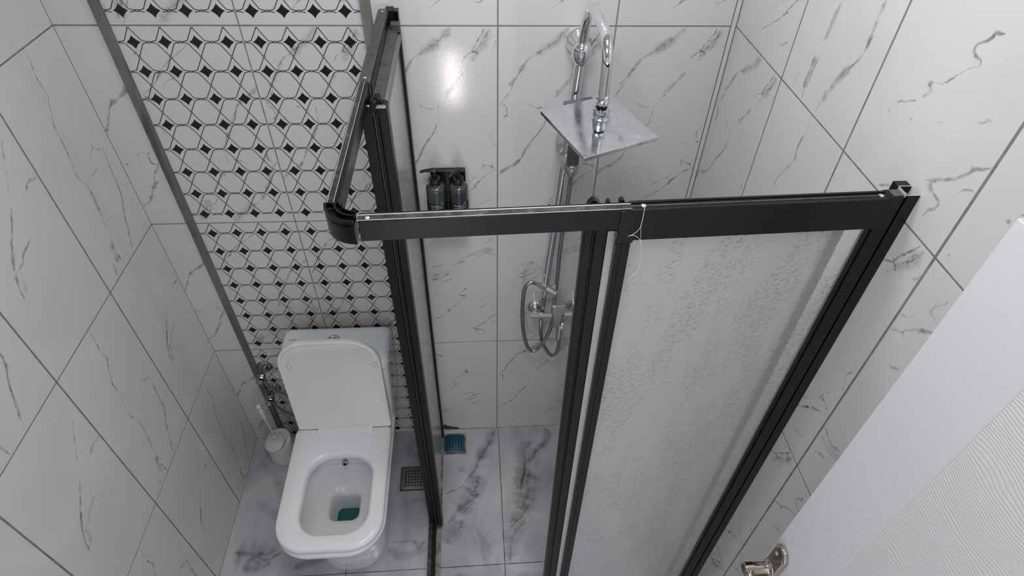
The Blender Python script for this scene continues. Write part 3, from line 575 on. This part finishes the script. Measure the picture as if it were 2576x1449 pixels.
# ------------------------------------------------------------------ floor drains
def drain(name, cx, cy, s, grate, label, clips):
    t = empty(name, (cx, cy, 0)); tag(t, label, 'floor drain')
    z0 = .0012; h = s / 2
    mb = MB()
    mb.loft([rrect(cx - h, cx + h, cy - h, cy + h, .002, z0, 3), rrect(cx - h, cx + h, cy - h, cy + h, .002, z0 + .0010, 3)])
    mb.build('drain_frame', M['curb'] if clips else M['drainframe'], t)
    g = h * .86
    gr = MB().loft([rrect(cx - g, cx + g, cy - g, cy + g, .014, z0 + .0008, 6), rrect(cx - g, cx + g, cy - g, cy + g, .014, z0 + .0026, 6), rrect(cx - g + .002, cx + g - .002, cy - g + .002, cy + g - .002, .012, z0 + .0034, 6)]).build('grate', grate, t)
    mb = MB(); k = g * .80 / 3
    for i in range(6):
        for j in range(6):
            x = cx + (i - 2.5) * k * 1.02; y = cy + (j - 2.5) * k * 1.02; r = .0036
            mb.add([(x + r * math.cos(q * math.pi / 4), y + r * math.sin(q * math.pi / 4), z0 + .0036) for q in range(8)], [tuple(range(8))])
    mb.build('holes', M['hole'], gr, smooth=False)
drain('steel_floor_drain', -.364, -.235, .112, M['steel'], 'square steel floor drain with round holes, on the floor right of the toilet', False)
drain('teal_floor_drain', -.193, -.076, .105, M['teal'], 'teal plastic floor drain in the left corner of the shower, under the tiled wall', True)

# ------------------------------------------------------------------ shower enclosure (top at 1.85 m)
ZT = 1.852
E_ = empty('shower_enclosure', (0.17, -0.42, 0))
tag(E_, 'black framed corner shower enclosure with frosted bubbled panels and both sliding doors pushed open', 'shower enclosure')
def yf(x): return -.8570 + (x + .243) * .0372           # outer face of the front side
def fbox(mb, x0, x1, d0, d1, z0, z1, m=0, lean=0.0):
    """box along the front side; d is the depth behind the outer face, lean shifts the foot in x"""
    c = []
    for z, s in ((z0, lean), (z1, 0)):
        c.append([(x0 + s, yf(x0) + d0, z), (x1 + s, yf(x1) + d0, z), (x1 + s, yf(x1) + d1, z), (x0 + s, yf(x0) + d1, z)])
    return mb.hexa(c[0], c[1], m)
XC0, XC1 = -.287, -.240      # side of the enclosure, outer and inner
# front rail: slim left half with scuffed bare top, tall right half
fr1 = fbox(MB(), -.235, .166, 0, .019, ZT - .037, ZT - .001).build('front_rail', M['black'], E_, bevel=.001)
fbox(MB(), -.236, .163, .0015, .0125, ZT - .0012, ZT + .0003).build('rail_top', M['rawalu'], fr1, smooth=False)
fbox(MB(), -.236, .163, .0145, .0185, ZT - .006, ZT + .0006).build('rail_lip', M['blackgloss'], fr1, bevel=.0005)
fbox(MB(), -.236, .163, .0125, .0145, ZT - .0016, ZT + .0009).build('rail_seam', M['cutalu'], fr1, smooth=False)
fr2 = fbox(MB(), .160, .568, -.002, .020, ZT - .058, ZT).build('header_rail', M['black'], E_, bevel=.001)
fbox(MB(), .161, .567, .0060, .0085, ZT - .0005, ZT + .0012).build('header_ridge', M['darkgrey'], fr2, bevel=.0004)
fbox(MB(), .161, .567, .0145, .0190, ZT - .0005, ZT + .0022).build('header_lip', M['blackgloss'], fr2, bevel=.0005)
def rivet(p, par, r=.0042):
    MB().lathe(p, (0, 0, 1), [(r, 0), (r * .95, .0009), (r * .55, .0016), (r * .15, .0018)], 16).build('rivet', M['cutalu'], par)
rivet((.1815, yf(.18) + .008, ZT), fr2); rivet((.5585, yf(.56) + .008, ZT), fr2); rivet((-.222, yf(-.22) + .0065, ZT), fr1, .0035)
# corner piece: curved block between the two rails
mb = MB(); ro, ri = .046, .022; cx, cy = XC0 + ro, yf(-.24) + ro; loops = []
def arc(r, z, a0=180, a1=270, n=12): return [Vector((cx + r * math.cos(math.radians(a0 + (a1 - a0) * k / n)), cy + r * math.sin(math.radians(a0 + (a1 - a0) * k / n)), z)) for k in range(n + 1)]
zb = ZT - .041
mb.loft([arc(ro + .002, zb) + arc(ri, zb)[::-1], arc(ro + .002, ZT - .004) + arc(ri, ZT - .004)[::-1], arc(ro + .001, ZT - .010) + arc(ri + .004, ZT - .010)[::-1]])
cc = mb.build('corner_connector', M['blackgloss'], E_, bevel=.0008, angle=40)
for r0, r1 in ((ro - .002, ro + .002), (ri + .009, ri + .012), (ri, ri + .0018)):
    MB().loft([arc(r1, ZT - .010) + arc(r0, ZT - .010)[::-1], arc(r1, ZT + .0008) + arc(r0, ZT + .0008)[::-1]]).build('connector_lip', M['blackgloss'], cc, angle=40)
# side rail
YC = cy
sr1 = MB().box(XC0, XC0 + .0195, YC, -.415, ZT - .032, ZT - .001).build('side_rail', M['blackgloss'], E_, bevel=.001)
MB().box(XC0 + .0020, XC0 + .0125, YC, -.417, ZT - .0012, ZT + .0004).build('rail_top', M['rawalu'], sr1, smooth=False)
MB().box(XC0 + .0155, XC0 + .0190, YC, -.417, ZT - .005, ZT + .0008).build('rail_lip', M['blackgloss'], sr1, bevel=.0005)
sr2 = MB().box(XC0 - .001, XC0 + .0215, -.418, -.0325, ZT - .058, ZT + .0005).build('side_header', M['darkgrey'], E_, bevel=.001)
MB().box(XC0 + .005, XC0 + .0075, -.417, -.034, ZT, ZT + .0016).box(XC0 + .0135, XC0 + .0155, -.417, -.034, ZT, ZT + .0016).build('header_ridge', M['darkgrey'], sr2, bevel=.0004)
MB().box(XC0 + .0215, XC0 + .024, -.417, -.034, ZT - .056, ZT - .004).build('header_lining', M['blackgloss'], sr2)
rivet((XC0 + .0105, -.400, ZT + .0006), sr2, .0036); rivet((XC0 + .0105, -.045, ZT + .0006), sr2, .0036)
# wall profiles: hollow channels whose cut tops are open
def channel(name, x0, x1, y0, y1, z1, open_dir):
    t = .0018; mb = MB()
    if open_dir == '+x':
        mb.box(x0, x1, y0, y0 + t, .02, z1).box(x0, x1, y1 - t, y1, .02, z1).box(x0, x0 + t, y0, y1, .02, z1)
    else:
        mb.box(x0, x0 + t, y0, y1, .02, z1).box(x1 - t, x1, y0, y1, .02, z1).box(x0, x1, y0, y0 + t, .02, z1)
    return mb
yo = yf(.60)
wp = channel('wall_profile', .594, .6160, yo - .001, yo + .026, ZT + .004, '+x').build('wall_profile', M['black'], E_)
MB().box(.594, .6160, yo + .0260, yo + .0400, .02, ZT + .004).build('profile_flange', M['blackgloss'], wp)
ed = MB().box(.5945, .6158, yo - .001, yo + .0010, ZT + .0041, ZT + .0046).box(.5945, .6158, yo + .0240, yo + .0258, ZT + .0041, ZT + .0046).box(.594, .5958, yo, yo + .026, ZT + .0041, ZT + .0046)
ed.build('cut_edge', M['cutalu'], wp, smooth=False)
MB().lathe((.606, yo + .016, ZT - .012), (0, 0, 1), [(.009, 0), (.008, .006), (.004, .008)], 9).build('silicone_blob', M['curb'], wp)
sp = fbox(MB(), .5680, .5935, 0, .0225, .02, ZT + .001).build('panel_stile', M['black'], E_, bevel=.0008)
fbox(MB(), .5760, .5920, .003, .0200, ZT, ZT + .0022).build('stile_cap', M['darkplastic'], sp)
fbox(MB(), .5925, .5937, 0, .0225, ZT, ZT + .004).build('cut_edge', M['cutalu'], sp)
fbox(MB(), .5685, .5750, .005, .0200, ZT, ZT + .0016).build('stile_screw_port', M['hole'], sp)
fbox(MB(), .5600, .5684, .0035, .0165, .02, ZT - .058).build('glass_gasket', M['blackgloss'], E_, bevel=.001)
# fixed front panel and its free stile (foot leans 1.6 cm to the right)
LEAN = .017
fp = MB()
fp.hexa([(.168 + LEAN, yf(.17) + .008, .03), (.562, yf(.56) + .008, .03), (.562, yf(.56) + .012, .03), (.168 + LEAN, yf(.17) + .012, .03)],
        [(.168, yf(.17) + .008, ZT - .05), (.562, yf(.56) + .008, ZT - .05), (.562, yf(.56) + .012, ZT - .05), (.168, yf(.17) + .012, ZT - .05)])
fp.build('fixed_front_panel', M['frost'], E_, smooth=False)
st = fbox(MB(), .148, .1700, 0, .018, .03, ZT - .036, lean=LEAN * .98).build('fixed_stile', M['black'], E_, bevel=.0015)
fbox(MB(), .1560, .1640, -.0018, .0005, .03, ZT - .036, lean=LEAN * .98).build('stile_rib', M['black'], st, bevel=.0006)
fbox(MB(), .146, .1720, -.0030, .018, ZT - .062, ZT - .0015).build('stile_cap', M['blackgloss'], st, bevel=.001)
# front sliding door, pushed behind the fixed panel
dr = empty('front_sliding_door', (.3, -.82, .95)); dr.parent = E_; dr.matrix_parent_inverse = world(E_).inverted()
g = MB(); g.hexa([(.130 + LEAN, yf(.13) + .026, .035), (.520, yf(.52) + .026, .035), (.520, yf(.52) + .030, .035), (.130 + LEAN, yf(.13) + .030, .035)],
        [(.130, yf(.13) + .026, 1.80), (.520, yf(.52) + .026, 1.80), (.520, yf(.52) + .030, 1.80), (.130, yf(.13) + .030, 1.80)])
g.build('door_panel', M['frostdoor'], dr, smooth=False)
s1 = fbox(MB(), .0985, .1135, .021, .040, .03, 1.822, lean=LEAN).build('door_stile', M['black'], dr, bevel=.002)
fbox(MB(), .1140, .1160, .024, .036, .03, 1.820, lean=LEAN).build('seal_groove', M['blackgloss'], dr)
fbox(MB(), .1165, .1370, .019, .040, .03, 1.822, lean=LEAN).build('door_stile', M['black'], dr, bevel=.0025)
fbox(MB(), .5200, .5350, .019, .038, .03, 1.822).build('rear_stile', M['black'], dr, bevel=.002)
fbox(MB(), .137, .520, .021, .035, 1.795, 1.822).build('door_top_rail', M['black'], dr, bevel=.001)
for x, w_, hgt in ((.100, .026, .018), (.134, .006, .006), (.155, .008, .007)):
    mb = MB()
    if w_ > .02:
        y = yf(x) + .030
        pr = [(0, 0), (w_, 0), (w_ * .75, hgt * .62), (w_ * .40, hgt), (.004, hgt * .62)]
        mb.loft([[Vector((x + a, y + d, 1.832 + b)) for a, b in pr] for d in (0, .014)])
    else:
        y = yf(x) + .032; mb.loft([[Vector((x + w_ * math.cos(t) * .5, y + d, 1.836 + hgt + w_ * .5 * math.sin(t) * .9 - (0 if math.sin(t) >= 0 else .02))) for t in [2 * math.pi * k / 14 for k in range(14)]] for d in (0, .010)])
    mb.build('roller_bracket', M['blackgloss'], dr, bevel=.001)
# side: fixed panel, its stile, and the sliding door pushed to the wall
sw = MB().box(XC0, XC1 - .014, -.031, -.0012, .02, ZT - .002).build('wall_profile', M['black'], E_)
MB().box(XC1 - .0140, XC1 - .0022, -.024, -.0012, .02, ZT - .006).build('profile_face', M['blackgloss'], sw)
MB().box(XC0 + .002, XC0 + .016, -.030, -.008, ZT - .002, ZT + .0035).build('cut_edge', M['cutalu'], sw)
MB().box(XC0 + .009, XC0 + .013, -.415, -.030, .03, ZT - .05).build('fixed_side_panel', M['frost'], E_, smooth=False)
MB().box(XC0 - .001, XC0 + .0225, -.440, -.410, .03, ZT - .037).build('side_fixed_stile', M['black'], E_, bevel=.002)
dr2 = empty('side_sliding_door', (-.25, -.25, .95)); dr2.parent = E_; dr2.matrix_parent_inverse = world(E_).inverted()
DXA, DXB = XC0 + .028, XC0 + .0500
MB().box(DXA + .010, DXA + .014, -.425, -.055, .035, 1.80).build('door_panel', M['frost'], dr2, smooth=False)
mb = MB().box(DXA, DXA + .0075, -.458, -.428, .03, 1.824).box(DXA + .0095, DXB + .004, -.462, -.428, .03, 1.820).box(DXA + .004, DXB, -.452, -.428, .03, 1.822)
mb.build('door_stile', M['black'], dr2, bevel=.002)
MB().box(DXA - .0010, DXA + .0004, -.459, -.4560, .03, 1.820).build('stile_highlight_edge', M['darkgrey'], dr2)
MB().box(DXA + .002, DXB - .001, -.060, -.036, .03, 1.822).build('rear_stile', M['black'], dr2, bevel=.002)
MB().box(DXA - .004, DXB - .006, -.455, -.060, 1.800, 1.826).build('door_top_rail', M['darkgrey'], dr2, bevel=.0008)
MB().box(DXB - .006, DXB + .0008, -.455, -.075, 1.796, 1.812).build('rail_lit_face', M['midgrey'], dr2)  # lighter grey strip, stands in for the lit inner face of the top rail
MB().box(DXA - .006, DXA + .008, -.466, -.446, 1.812, 1.836).box(DXA + .002, DXA + .017, -.456, -.434, 1.822, 1.838).build('roller_bracket', M['blackgloss'], dr2, bevel=.003, seg=3)
MB().box(DXA + .001, DXB + .002, -.085, -.062, 1.818, 1.838).build('roller_bracket', M['darkgrey'], dr2, bevel=.002)
MB().box(DXA + .001, DXB + .003, -.466, -.4560, 1.8195, 1.8255).build('stile_cap', M['midgrey'], dr2, bevel=.003)
MB().tube([(DXA - .009, -.460, 1.824), (DXA + .001, -.460, 1.824)], .0028, 12).build('roller_axle', M['brass'], dr2)
# bottom tracks
MB().box(XC0 - .003, XC0 + .012, YC, -.002, .0011, .020).build('side_bottom_track', M['rawalu'], E_, bevel=.001)
bt = MB().box(XC0 + .012, XC0 + .026, YC, -.002, .0011, .026).build('side_track_channel', M['black'], E_, bevel=.001)
MB().box(XC0 + .026, XC0 + .046, YC, -.002, .0011, .016).build('side_silicone_curb', M['curb'], E_, bevel=.003)
fbox(MB(), -.24, .600, 0, .040, .0011, .026).build('front_bottom_track', M['black'], E_, bevel=.002)

# bright scuffed edges along the bare rail tops
fbox(MB(), -.236, .163, .0012, .0019, ZT, ZT + .0006).build('rail_edge', M['cutalu'], fr1, smooth=False)
MB().box(XC0 + .0020, XC0 + .0030, YC, -.417, ZT + .0002, ZT + .0007).box(XC0 + .0115, XC0 + .0124, YC, -.417, ZT + .0002, ZT + .0007).build('rail_edge', M['cutalu'], sr1, smooth=False)

# loose thread caught on the header rivet
def yq(u, v, dy=-.012): return un(u, v, 'y', yf(.2) + dy)
th = MB()
th.tube(catmull([yq(1622, 523), yq(1618, 545), yq(1612, 570)], .003), .00042, 6)
th.tube(catmull([yq(1612, 570), yq(1603, 582), yq(1588, 592), yq(1580, 594), yq(1592, 592), yq(1603, 596), yq(1612, 607)], .003), .00032, 6)
th.tube(catmull([yq(1612, 570), yq(1612, 590), yq(1612, 607), yq(1614, 625), yq(1612, 650), yq(1608, 672), yq(1600, 686), yq(1586, 697)], .003), .00026, 6)
tag(th.build('thread', M['thread']), 'thin white thread dangling from the rivet on the black header rail', 'thread')

# ------------------------------------------------------------------ shower column
S = empty('shower_column', (.205, -.06, 1.77)); XS = .207
tag(S, 'chrome shower column with a square rain head on a gooseneck arm, on the marbled back wall', 'shower column')
rt, rb = Vector((.2085, -.062, 1.752)), Vector((.1625, -.062, .955))
MB().tube([rt, rb], .0132, 22).build('riser_pipe', M['chrome'], S)
arm = catmull([(.2085, -.062, 1.775), (.2085, -.066, 1.80), (.2085, -.088, 1.850), (.2085, -.115, 1.882), (.2085, -.150, 1.898), (.2085, -.20, 1.902), (.2085, -.26, 1.905), (.2085, -.305, 1.903),
               (.2085, -.335, 1.893), (.2085, -.352, 1.872), (.2085, -.357, 1.845), (.2085, -.358, 1.80), (.2085, -.360, 1.765)], .008)
MB().tube(arm, .0122, 22).build('gooseneck_arm', M['chrome'], S)
MB().lathe((.2085, -.062, 1.735), (0, 0, 1), [(.014, -.004), (.020, .004), (.0245, .014), (.0260, .026), (.0245, .038), (.020, .047), (.014, .052)], 28).build('ball_joint', M['chrome'], S)
MB().lathe((.2085, -.001, 1.765), (0, -1, 0), [(.034, 0), (.034, .006), (.031, .014), (.024, .028), (.020, .050)], 30).build('wall_flange', M['chrome'], S)
lf = rt.lerp(rb, .635)
MB().lathe((lf.x, -.001, lf.z), (0, -1, 0), [(.020, 0), (.020, .008), (.015, .014), (.012, .052)], 26).build('wall_flange', M['chrome'], S)
# rain head: square plate, slightly tipped towards the room
c0, c1, c2, c3 = un(1360, 278, 'z', 1.742), un(1470, 398, 'z', 1.740), un(1658, 345, 'z', 1.740), un(1535, 238, 'z', 1.742)
dn = Vector((0, 0, -.0085))
hd = MB().hexa([c + dn for c in (c0, c1, c2, c3)], [c0, c1, c2, c3]).build('rain_head', M['chromedull'], S, bevel=.0008)
hc = Vector((.2085, -.360, 1.742))
MB().lathe(hc, (0, 0, 1), [(.021, -.001), (.021, .002), (.0185, .004), (.0185, .020), (.0165, .023), (.012, .024)], 28).build('head_socket', M['chromedull'], hd)
MB().lathe(hc + Vector((0, 0, .024)), (0, 0, 1), [(.0125, 0), (.0125, .007)], 24).build('swivel_neck', M['blackgloss'], hd)
MB().lathe(hc + Vector((0, 0, .031)), (0, 0, 1), [(.0125, 0), (.0145, .001), (.0145, .006), (.0138, .007), (.0145, .008), (.0145, .019), (.0125, .021)], 10).build('lock_nut', M['chrome'], hd)
# slider with hand shower holder
hs = rt.lerp(rb, .335)
sl = MB().lathe((hs.x - .004, -.010, hs.z + .004), (-.05, -1, 0), [(.020, 0), (.0235, .010), (.0235, .052), (.018, .060)], 28).build('slider', M['greyplastic'], S)
hp = un(1438, 425, 'y', -.112)
MB().lathe(hp + Vector((-.016, .052, .010)), Vector((.016, -.060, -.010)), [(.018, 0), (.0215, .012), (.0225, .040), (.019, .060)], 26).build('slider_arm', M['greyplastic'], S)
mb = MB(); up = Vector((.05, -.10, 1)).normalized(); loops = []
sx = Vector((1, 0, .0)); sy = up.cross(sx).normalized()
for hgt, k in ((-.016, .86), (-.014, .94), (.010, 1.08), (.012, 1.02)):
    L_ = []
    for q in range(17):
        a = math.radians(-235 + 290 * q / 16); L_.append(hp + up * hgt + (sx * math.cos(a) + sy * math.sin(a)) * .0185 * k)
    for q in range(16, -1, -1):
        a = math.radians(-235 + 290 * q / 16); L_.append(hp + up * hgt + (sx * math.cos(a) + sy * math.sin(a)) * .0125 * k)
    loops.append(L_)
mb.loft(loops); mb.build('holder_fork', M['greyplastic'], S, angle=50)
# diverter at the foot of the riser
dv = rb + Vector((0, 0, -.012))
MB().lathe(rb + Vector((0, 0, .012)), (0, 0, -1), [(.0135, 0), (.0145, .002), (.0145, .022), (.012, .026), (.012, .050), (.010, .054)], 20).build('diverter', M['chrome'], S)
d0, d1 = un(1350, 714, 'y', -.072), un(1368, 724, 'y', -.072)
MB().tube([d0, d1, un(1378, 730, 'y', -.068)], [.0068, .0105, .0105], 16).build('diverter_outlet', M['greyplastic'], S)
MB().tube([un(1374, 726, 'y', -.072), un(1396, 738, 'y', -.086)], .0125, 20).lathe(un(1396, 738, 'y', -.086), (un(1396, 738, 'y', -.086) - un(1374, 726, 'y', -.072)), [(.0125, 0), (.0142, .001), (.0142, .004), (.011, .005)], 20).build('diverter_knob', M['greyplastic'], S)
MB().tube([un(1397, 728, 'y', -.092), un(1394, 721, 'y', -.094)], .0028, 10).build('diverter_pin', M['cutalu'], S)

# hand shower resting in the holder
Hh = empty('hand_shower', tuple(hp)); tag(Hh, 'chrome hand shower parked in the slider below the square rain head', 'hand shower')
tip = un(1455, 262, 'y', -.135)
MB().lathe(hp, (tip - hp), [(.0095, -.016), (.0120, -.004), (.0140, .016), (.0100, .018), (.0125, .022)], 20).build('handle_cone', M['greyplastic'], Hh)
ax_ = (tip - hp).normalized(); sd = Vector((1, 0, 0)); sd = (sd - ax_ * sd.dot(ax_)).normalized(); bk = ax_.cross(sd)
def bx_(mb, a, b, w, t, off=0.0):
    A, B_ = hp + ax_ * a, hp + ax_ * b
    c = lambda P_: [P_ - sd * w - bk * (t - off), P_ + sd * w - bk * (t - off), P_ + sd * w + bk * (t + off), P_ - sd * w + bk * (t + off)]
    return mb.hexa(c(A), c(B_))
bx_(MB(), .018, .140, .0165, .010).build('handle', M['darkplastic'], Hh, bevel=.003)
f0, f1 = un(1418, 258, 'y', -.10), un(1490, 246, 'y', -.10)
fd = (f1 - f0).normalized(); bb = Vector((0, -1, -.35)).normalized()
pl = [f0 + bb * -.006, f1 + bb * -.006, f1 + bb * .05, f0 + bb * .05]; nz_ = Vector((0, 0, -.008))
MB().hexa([p + nz_ for p in pl][::-1], pl[::-1]).build('spray_face', M['blueface'], Hh, bevel=.002)
def ribbed(name, pts, parent, r=.0066, step=.0024, material=None):
    q = catmull(pts, step); rs = [r + (.0006 if i % 2 else -.0002) for i in range(len(q))]
    return MB().tube(q, rs, 12).build(name, material or M['hose'], parent, angle=80)
ribbed('hand_shower_hose', [hp + ax_ * -.014, un(1434, 460, 'y', -.10), un(1428, 510, 'y', -.09), un(1418, 570, 'y', -.082), un(1409, 630, 'y', -.078), un(1403, 690, 'y', -.074), un(1396, 745, 'y', -.070),
        un(1390, 800, 'y', -.070), un(1383, 830, 'y', -.072), un(1366, 862, 'y', -.080), un(1345, 882, 'y', -.083), un(1328, 874, 'y', -.083), un(1317, 835, 'y', -.082), un(1314, 790, 'y', -.080), un(1316, 750, 'y', -.080), un(1322, 722, 'y', -.076), un(1334, 711, 'y', -.074), un(1349, 713, 'y', -.072)], Hh)

# ------------------------------------------------------------------ mixer tap
X = empty('shower_mixer', (.212, -.07, .81)); tag(X, 'chrome single lever shower mixer tap on the back wall under the riser', 'mixer tap')
for x in (.139, .285):
    MB().lathe((x, -.001, .792), (0, -1, 0), [(.030, 0), (.031, .004), (.028, .014), (.020, .022), (.0135, .026)], 30).build('wall_flange', M['chrome'], X)
    MB().tube([(x, -.024, .792), (x, -.052, .797)], .0135, 18).build('elbow', M['chrome'], X)
my = -.066
MB().tube([(.118, my, .808), (.192, my, .808)], .0125, 22).build('body_arm', M['chrome'], X)
MB().tube([(.238, my, .808), (.306, my, .808)], .0115, 22).build('body_arm', M['chrome'], X)
MB().tube([(.213, my, .852), (.213, my, .765)], .0235, 28).build('mixer_body', M['greyplastic'], X, bevel=.002)
mb = MB(); top = Vector((.211, my - .006, .872))
mb.loft([[top + Vector((a, b - .002, 0)) for a, b in pr] for pr in ([(-.022, .022), (.024, .022), (.026, -.012), (-.022, -.012)],)][:1] +
        [[Vector((x0, my + y0, z0)), Vector((x1, my + y0, z0)), Vector((x1, my + y1, z0 - .004)), Vector((x0, my + y1, z0 - .004))] for x0, x1, y0, y1, z0 in ((.190, .236, .012, -.026, .862), (.194, .226, .0, -.034, .835), (.198, .218, -.018, -.040, .790))], 0, True, True)
mb.build('lever', M['greyplastic'], X, bevel=.003, seg=3)
MB().lathe((.230, my - .014, .782), (.05, -.5, -.85), [(.010, 0), (.014, .006), (.014, .020), (.009, .026)], 20).build('spout_joint', M['chrome'], X)
MB().tube([un(1409, 818, 'y', -.085), un(1405, 852, 'y', -.100)], [.0145, .0115], 20).build('spout', M['greyplastic'], X, bevel=.0015)
ribbed('supply_hose', [un(1408, 838, 'y', -.060), un(1405, 868, 'y', -.062), un(1399, 888, 'y', -.062), un(1388, 894, 'y', -.062), un(1374, 880, 'y', -.062), un(1363, 855, 'y', -.06), un(1360, 825, 'y', -.058), un(1362, 795, 'y', -.045), un(1367, 765, 'y', -.055), un(1369, 745, 'y', -.062)], X)

# ------------------------------------------------------------------ soap dispensers
K = empty('dispenser_bracket', (-.145, -.02, 1.30)); tag(K, 'black wall bracket that carries the two soap bottles, on the marbled tiles', 'bracket')
MB().box(-.199, -.0965, -.014, -.0012, 1.235, 1.391).build('back_plate', M['blackmatte'], K, bevel=.002)
MB().box(-.198, -.0965, -.022, -.013, 1.386, 1.391).build('top_ledge', M['blackmatte'], K, bevel=.002)
MB().box(-.208, -.094, -.090, -.013, 1.205, 1.2120).build('bottom_shelf', M['blackmatte'], K, bevel=.002)
def bottle(name, x, liquid, text, label, ang, leafk):
    y = -.058; zb_ = 1.2135; r = .0285
    t = empty(name, (x, y, zb_)); tag(t, label, 'soap dispenser', 'soap dispensers in the black wall bracket')
    MB().lathe((x, y, zb_), (0, 0, 1), [(r - .003, 0), (r, .003), (r, .092), (r, .1415)], 36).build('bottle_body', liquid, t)
    MB().lathe((x, y, zb_), (0, 0, 1), [(r + .0002, .1405), (r + .0002, .149), (r - .003, .154), (r - .010, .157), (.0155, .158), (.0145, .162)], 36).build('bottle_shoulder', M['clearsh'], t)
    lb = MB().lathe((x, y, zb_), (0, 0, 1), [(r + .0002, .003), (r + .0006, .004), (r + .0006, .1050), (r + .0002, .1060)], 36).build('label', M['label'], t)
    MB().lathe((x, y, zb_ + .160), (0, 0, 1), [(.0155, 0), (.0160, .002), (.0160, .018), (.0150, .020), (.0105, .0205), (.0105, .017), (.0065, .016)], 28).build('collar', M['blackmatte'], t)
    pm = MB().tube([(x, y, zb_ + .174), (x, y, zb_ + .200)], .0055, 14).build('pump_stem', M['blackmatte'], t)
    d = Vector((math.cos(ang), math.sin(ang), 0)); s_ = Vector((-d.y, d.x, 0)); c = Vector((x, y, zb_ + .2015)); loops = []
    for a, w_, h0, h1 in ((-.012, .004, 0, .005), (-.009, .0085, -.002, .008), (.0, .0105, -.003, .0095), (.010, .0085, -.002, .0090), (.024, .0055, -.001, .0075), (.038, .0045, -.0035, .004), (.042, .0030, -.0055, .001)):
        loops.append([c + d * a + s_ * (w_ * math.cos(q)) + Vector((0, 0, (h0 + h1) / 2 + (h1 - h0) / 2 * math.sin(q))) for q in [2 * math.pi * k / 14 for k in range(14)]])
    MB().loft(loops).build('pump_head', M['blackmatte'], t, angle=60)
    def cyl(px, pz, dz=0.0, a0=math.radians(-90)):
        a = a0 + px / r; return Vector((x + (r + .0008 + dz) * math.cos(a), y + (r + .0008 + dz) * math.sin(a), zb_ + .0970 + pz))
    put_text('label_text', text, .0073, lambda px, py, pz: cyl(px - .003, py, pz), M['whiteprint'], lb, depth=.0002)
    crv = [cyl(-.014 + .0026 * k, -.009 + .00008 * (k - 3) ** 2, .0001) for k in range(10)] + [cyl(.0125, -.005, .0001)]
    leaf = [cyl(.0165 + .0042 * math.cos(q) * (1 - .35 * math.sin(q)) + .0022 * math.sin(q), .0010 + .0095 * math.sin(q), .0001) for q in [2 * math.pi * k / 20 for k in range(21)]]
    MB().tube(crv, .00035, 5).tube(leaf, .00045, 5).build('label_drawing', M['whiteprint'], lb)
    return t
bottle('soap_dispenser', -.1835, M['glassgreen'], 'Şampuan', 'dark green shampoo pump bottle, the left one in the black wall bracket', math.radians(182), 0)
bottle('soap_dispenser', -.1175, M['glassblue'], 'Duş Jeli', 'dark blue shower gel pump bottle, the right one in the black wall bracket', math.radians(232), 0)

# ------------------------------------------------------------------ room door, opened against the right wall
D = empty('door_1', (.53, -1.45, 0)); tag(D, kind='structure')
fx, ye, yh, zt = .514, -1.069, -1.865, 2.0
MB().box(fx, fx + .038, yh, ye, .008, zt).build('door_leaf', [M['dooredge']], D, bevel=.001)
SW = .127
st_ = MB().box(fx - .0012, fx + .0004, ye - SW, ye, .008, zt - .0008).box(fx - .0012, fx + .0004, yh, yh + SW, .008, zt - .0008).box(fx - .0012, fx + .0004, yh + SW, ye - SW, zt - .13, zt - .0008).box(fx - .0012, fx + .0004, yh + SW, ye - SW, .008, .14)
st_.build('door_stile', M['doorflat'], D, smooth=False)
MB().box(fx - .0006, fx + .0004, yh + SW, ye - SW, .14, zt - .13).build('door_panel', M['doorgrain'], D, smooth=False)
MB().box(fx, fx + .038, ye - .0002, ye + .0008, .008, zt - .0005).build('door_edge_band', M['doorflat'], D, smooth=False)
# handle
H = MB(); hy0, hy1, hz0, hz1 = -1.118, -1.078, .985, 1.222
pr = [(hy0, hz0), (hy1, hz0), (hy1, hz1 - .016), (hy1 - .012, hz1), (hy0 + .012, hz1), (hy0, hz1 - .016)]
H.loft([[Vector((fx - .0012, a, b)) for a, b in pr], [Vector((fx - .0085, a, b)) for a, b in pr], [Vector((fx - .0120, a * .84 + (hy0 + hy1) * .08, b * .97 + (hz0 + hz1) * .015)) for a, b in pr]])
hdl = H.build('door_handle', M['nickel'], D, bevel=.001, angle=20)
MB().lathe((fx - .0122, -1.093, 1.196), (-1, 0, 0), [(.0042, 0), (.0040, .001), (.002, .0014)], 14).build('handle_screw', M['cutalu'], hdl)
MB().lathe((fx - .010, -1.098, 1.141), (-1, 0, 0), [(.0185, 0), (.0175, .004), (.013, .007), (.0115, .010), (.0115, .040)], 26).build('handle_rose', M['nickel'], hdl)
lv = catmull([(fx - .046, -1.098, 1.141), (fx - .056, -1.106, 1.141), (fx - .058, -1.125, 1.141), (fx - .056, -1.17, 1.139), (fx - .052, -1.225, 1.137)], .006)
MB().lathe((fx - .045, -1.098, 1.141), (-1, 0, 0), [(.0125, 0), (.0125, .018), (.010, .020)], 24).tube(lv, [.0105] * len(lv), 18).build('lever', M['nickel'], hdl, bevel=.001)
